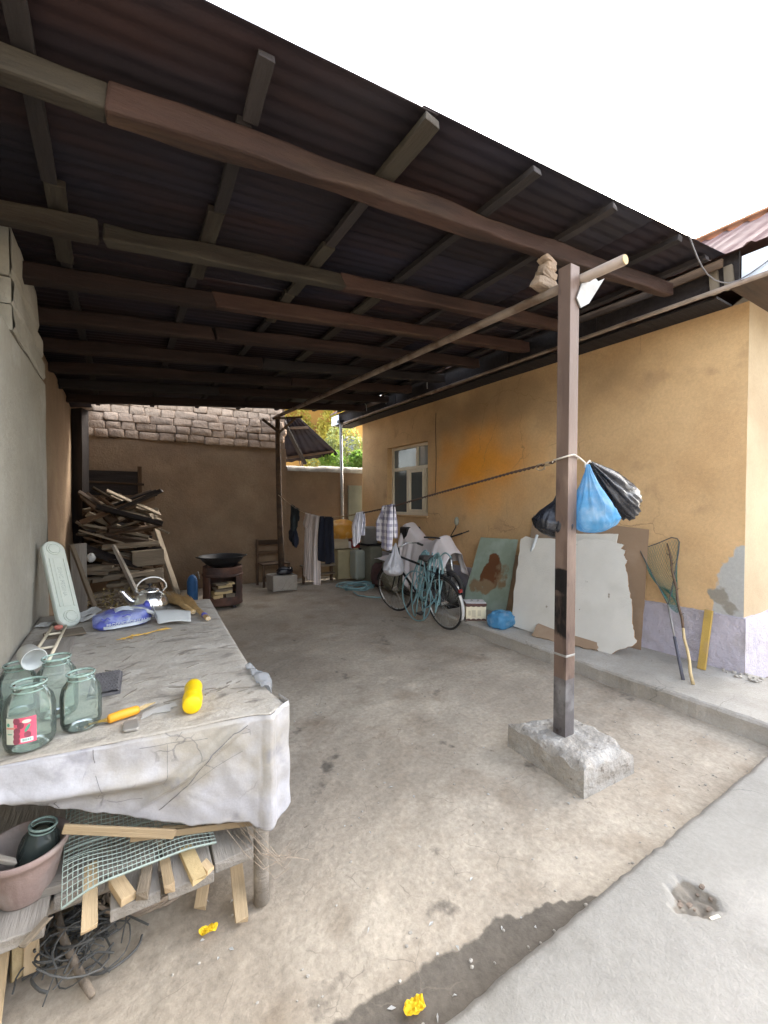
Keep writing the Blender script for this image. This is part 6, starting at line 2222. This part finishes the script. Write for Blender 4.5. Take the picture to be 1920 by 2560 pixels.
obj('handlebar', MB().tube([hbm + V((-.2, -.27, .0)), hbm + V((-.1, -.27, .02)), hbm + V((.03, -.18, .03)), hbm, hbm + V((.03, .18, .03)), hbm + V((-.1, .27, .02)), hbm + V((-.2, .27, 0))], .0115, 9), CHROME, bk, smooth=True)
for s in (-1, 1):
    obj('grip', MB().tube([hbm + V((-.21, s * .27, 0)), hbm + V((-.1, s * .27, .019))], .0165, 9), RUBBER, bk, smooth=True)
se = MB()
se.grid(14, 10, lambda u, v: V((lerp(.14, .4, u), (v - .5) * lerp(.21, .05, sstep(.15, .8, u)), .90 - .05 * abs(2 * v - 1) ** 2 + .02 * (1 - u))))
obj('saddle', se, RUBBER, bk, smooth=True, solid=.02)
obj('seat_post', MB().tube([SEATT, SEATT + V((-.02, 0, .07))], .013, 8), CHROME, bk)
cr = MB().lathe([(.0, -.004), (.09, -.004), (.092, 0), (.09, .004), (0, .004)], 28, MX.Translation(BB + V((0, -.05, 0))) @ MX.Rotation(PI / 2, 4, 'X'))
obj('chainring', cr, CHROME, bk)
for s, dx in ((-1, .1), (1, -.1)):
    ck = obj('crank', MB().bar(BB + V((0, s * .06, 0)), BB + V((dx, s * .07, -.13)), .012, .02), CHROME, bk)
    obj('pedal', MB().box(BB + V((dx, s * .11, -.135)), (.09, .08, .022)), RUBBER, ck)
rkk = MB()
for s in (-1, 1):
    rkk.tube([(-.2, s * .06, .72), (.18, s * .06, .74)], .006, 6)
    rkk.tube([(-.12, s * .06, .72), (0, s * .06, WR)], .005, 6)
for x in (-.2, -.07, .06):
    rkk.tube([(x, -.06, .72), (x, .06, .72)], .005, 6)
obj('luggage_rack', rkk, IRON, bk, smooth=True)
obj('rear_reflector', MB().box((-.33, 0, .55), (.02, .05, .04)), REDB, bk)

# hose thrown over the saddle
b = MB()
for k in range(11):
    y0 = 4.25 + .036 * k + rnd.uniform(-.04, .04)
    zt = .955 - .01 * (k % 3) + rnd.uniform(-.01, .01)
    zb = rnd.uniform(.22, .45) if k not in (8, 9) else .06
    y1 = y0 + rnd.uniform(-.12, .16)
    wv = rnd.uniform(.05, .11)
    pts = []
    for q in range(26):
        a = 2 * PI * q / 26
        s = math.sin(a)
        zz_ = lerp(zb, zt, (s + 1) / 2)
        pts.append((3.44 + .035 * math.cos(a * 2 + k) - .08 * (1 - (s + 1) / 2) + rnd.uniform(-.004, .004), lerp(y1, y0, (s + 1) / 2) + wv * math.cos(a) * (1.15 - .3 * (s + 1) / 2), zz_))
    b.tube(pts, .0095, 7, closed=True)
pts = [(3.37, 4.72 + .32 * math.cos(a) - .06, .35 + .33 * math.sin(a)) for a in [2 * PI * k / 34 for k in range(34)]]
b.tube(pts, .0095, 7, closed=True)
b.tube([(3.40, 3.98 + .2 * k / 10, .93 + .05 * math.sin(PI * k / 10)) for k in range(11)] + [(3.42, 4.4, .9)], .0095, 7)
obj('garden_hose', b, TEAL, None, smooth=True, label='long teal hose looped in a hank over the bicycle saddle', cat='hose')
bag('white_bag', 'white plastic carrier bag hanging from the bicycle handlebar', (3.30, 5.05, 1.03), (-.1, .02, -1), .47, .15, WHTP, 3.3, 10, amp=.2)

# ------------------------------------------------------------------ motorbike under a sheet
mt = thing('motorbike', 'motorbike parked by the wall under a white sheet, mirror and bar showing', 'motorbike', (4.2, 5.4, 0))
for y in (4.92, 6.05):
    w_ = obj('wheel', MB().tube([(4.2, y + .25 * math.cos(a), .29 + .25 * math.sin(a)) for a in [2 * PI * k / 40 for k in range(40)]], .04, 10, closed=True), RUBBER, mt, smooth=True)
    obj('rim', MB().lathe([(.03, -.03), (.2, -.02), (.2, .02), (.03, .03)], 30, MX.Translation((4.2, y, .29)) @ MX.Rotation(PI / 2, 4, 'Y')), CHROME, w_, smooth=True)
obj('engine', MB().box((4.2, 5.45, .38), (.28, .42, .3), jit=.02), IRON, mt, bevel=.04)
obj('tank', MB().blob((4.2, 5.3, .8), (.14, .26, .13), .03, 2, 20, 14), IRON, mt, smooth=True)
obj('seat', MB().box((4.2, 5.78, .8), (.24, .6, .1)), RUBBER, mt, bevel=.04)
obj('front_fork', MB().tube([(4.13, 4.92, .29), (4.13, 5.06, 1.0)], .022, 8).tube([(4.27, 4.92, .29), (4.27, 5.06, 1.0)], .022, 8), CHROME, mt, smooth=True)
obj('handlebar', MB().tube([(3.86, 5.14, 1.08), (4.02, 5.08, 1.07), (4.2, 5.04, 1.04), (4.36, 5.06, 1.08), (4.5, 5.02, 1.12)], .013, 8), IRON, mt, smooth=True)
obj('brake_lever', MB().tube([(4.3, 5.04, 1.08), (4.4, 4.94, 1.12), (4.5, 4.86, 1.17)], .008, 6), IRON, mt, smooth=True)
mi = obj('mirror_stalk', MB().tube([(4.3, 5.06, 1.07), (4.31, 5.0, 1.16), (4.32, 4.96, 1.22), (4.33, 4.96, 1.26)], .008, 7), IRON, mt, smooth=True)
obj('mirror', MB().blob((4.335, 4.955, 1.315), (.04, .03, .065), .05, 2, 16, 12, 1), OLIVE, mi, smooth=True)
obj('carrier_box', MB().box((4.2, 5.98, 1.02), (.3, .22, .34)), IRON, mt, bevel=.03)
b = MB()


def mcov(u, v):
    y = lerp(6.12, 4.8, u)
    zr = interp([(4.8, .86), (4.95, .98), (5.06, 1.10), (5.2, 1.05), (5.35, .98), (5.6, 1.0), (5.85, 1.16), (5.97, 1.26), (6.05, 1.24), (6.12, 1.08)], y)
    a = (v - .5) * 2
    hem = interp([(4.8, .62), (5.1, .66), (5.4, .2), (5.7, .16), (5.9, .5), (6.12, .72)], y)
    hw_ = .1
    if abs(a) < .25:
        x = 4.2 + a / .25 * hw_
        z = zr - .02 * (a / .25) ** 2
    else:
        k = (abs(a) - .25) / .75
        x = 4.2 + math.copysign(hw_ + .14 * k ** .8 + (.03 * math.sin(y * 26 + 2 * k) + .02 * math.sin(y * 47)) * k, a)
        z = lerp(zr - .02, hem if a < 0 else zr - .4, k)
    if x > 4.5:
        x = 4.5
    return V((x, y + .05 * nz(u * 3, v * 3, 2, 1), z + .02 * nz(u * 5, v * 4, 7, 1)))


b.grid(70, 50, mcov)
obj('dust_sheet', b, CLW, None, smooth=True, solid=.004, label='white dust sheet thrown over the motorbike in two peaks', cat='sheet')

# ------------------------------------------------------------------ litter on the ground


def paper(c, s, mat, name, label, cat, seed):
    b = MB()

    def f(u, v):
        a, r_ = u * 2 * PI, v
        k = 1 + .35 * nz(math.cos(a) * 1.7, math.sin(a) * 1.7, seed, 1)
        return V((c[0] + s * r_ * k * math.cos(a), c[1] + s * .65 * r_ * k * math.sin(a), c[2] + .004 + s * (.55 * abs(nz(r_ * 2 * math.cos(a), r_ * 2 * math.sin(a), seed + 3, 1.4)) + .25 * r_ * abs(math.sin(a * 1.5 + seed)))))
    b.grid(26, 6, f)
    return obj(name, b, mat, None, smooth=False, solid=.0008, label=label, cat=cat, weld=True)


paper((.775, 1.075, .0), .038, LEAFY, 'yellow_petal', 'bright yellow crumpled wrapper lying on the wet patch by the slab', 'wrapper', 1.3)
paper((.262, 1.678, .0), .032, LEAFY, 'yellow_petal', 'yellow crumpled scrap on the ground before the wood offcuts', 'wrapper', 4.1)
b = MB()
random.seed(3)
for k in range(240):
    x, y = rnd.uniform(.1, 3.5), rnd.uniform(1.0, 1.0 + rnd.random() ** 1.5 * 5)
    if 2.1 < x < 2.65 and 1.35 < y < 2:
        continue
    s = rnd.uniform(.002, .0075)
    b.blob((x, y, gz(x, y) + s * .3), (s * rnd.uniform(.7, 1.5), s, s * .6), .3, 2, 6, 4, k)
obj('pebble', b, STEP, None, label='small grey pebbles scattered over the dirt yard', cat='pebbles', kind='stuff')
b = MB()
for k in range(60):
    x, y = rnd.uniform(.15, 2.4), 1.0 + rnd.random() ** 2 * 2.2
    if x > 1.5 and rnd.random() < .5:
        continue
    a, L_, w = rnd.uniform(0, 6.3), rnd.uniform(.004, .016), rnd.uniform(.003, .008)
    c, s = math.cos(a), math.sin(a)
    z = gz(x, y)
    b.add([(x - L_ * c, y - L_ * s, z + .002), (x + w * s, y - w * c, z + .006), (x + L_ * c, y + L_ * s, z + .003), (x - w * s * .6, y + w * c * .6, z + .007)], [(0, 1, 2, 3)])
obj('litter_scrap', b, PAPER, None, label='tiny white scraps of paper and film littering the wet dirt', cat='litter', kind='stuff', solid=.0006)
b = MB()
for k in range(90):
    x, y = rnd.uniform(.3, 3.4), rnd.uniform(1.05, 5)
    a, L_ = rnd.uniform(0, 6.3), rnd.uniform(.008, .03)
    z = gz(x, y) + .003
    b.tube([(x, y, z), (x + L_ * .5 * math.cos(a), y + L_ * .5 * math.sin(a), z + .004), (x + L_ * math.cos(a + .4), y + L_ * math.sin(a + .4), z)], .0014, 4)
obj('dry_straw', b, TWIG, None, label='bits of dry straw and twig scattered over the dirt yard', cat='straw', kind='stuff')
b = MB()
for k in range(8):
    a, q = rnd.uniform(0, 6.3), rnd.random() ** .5
    x, y = 1.9 + .085 * q * math.cos(a), .77 + .06 * q * math.sin(a)
    s = rnd.uniform(.005, .014)
    b.blob((x, y, slab_z(x, y) + s * .2), (s * 1.1, s * .7, s * .4), .35, 2, 7, 5, k, pw=.5)
obj('rubble', b, MORTAR, None, label='rubble lying in the broken hole of the concrete slab', cat='rubble', kind='stuff')
plank('wood_chip', (1.86, .70, .045), (1.90, .685, .05), .012, .004, CREAM, None, label='small cream wood chip at the rim of the slab hole', cat='chip', rough=.001, bevel=0)
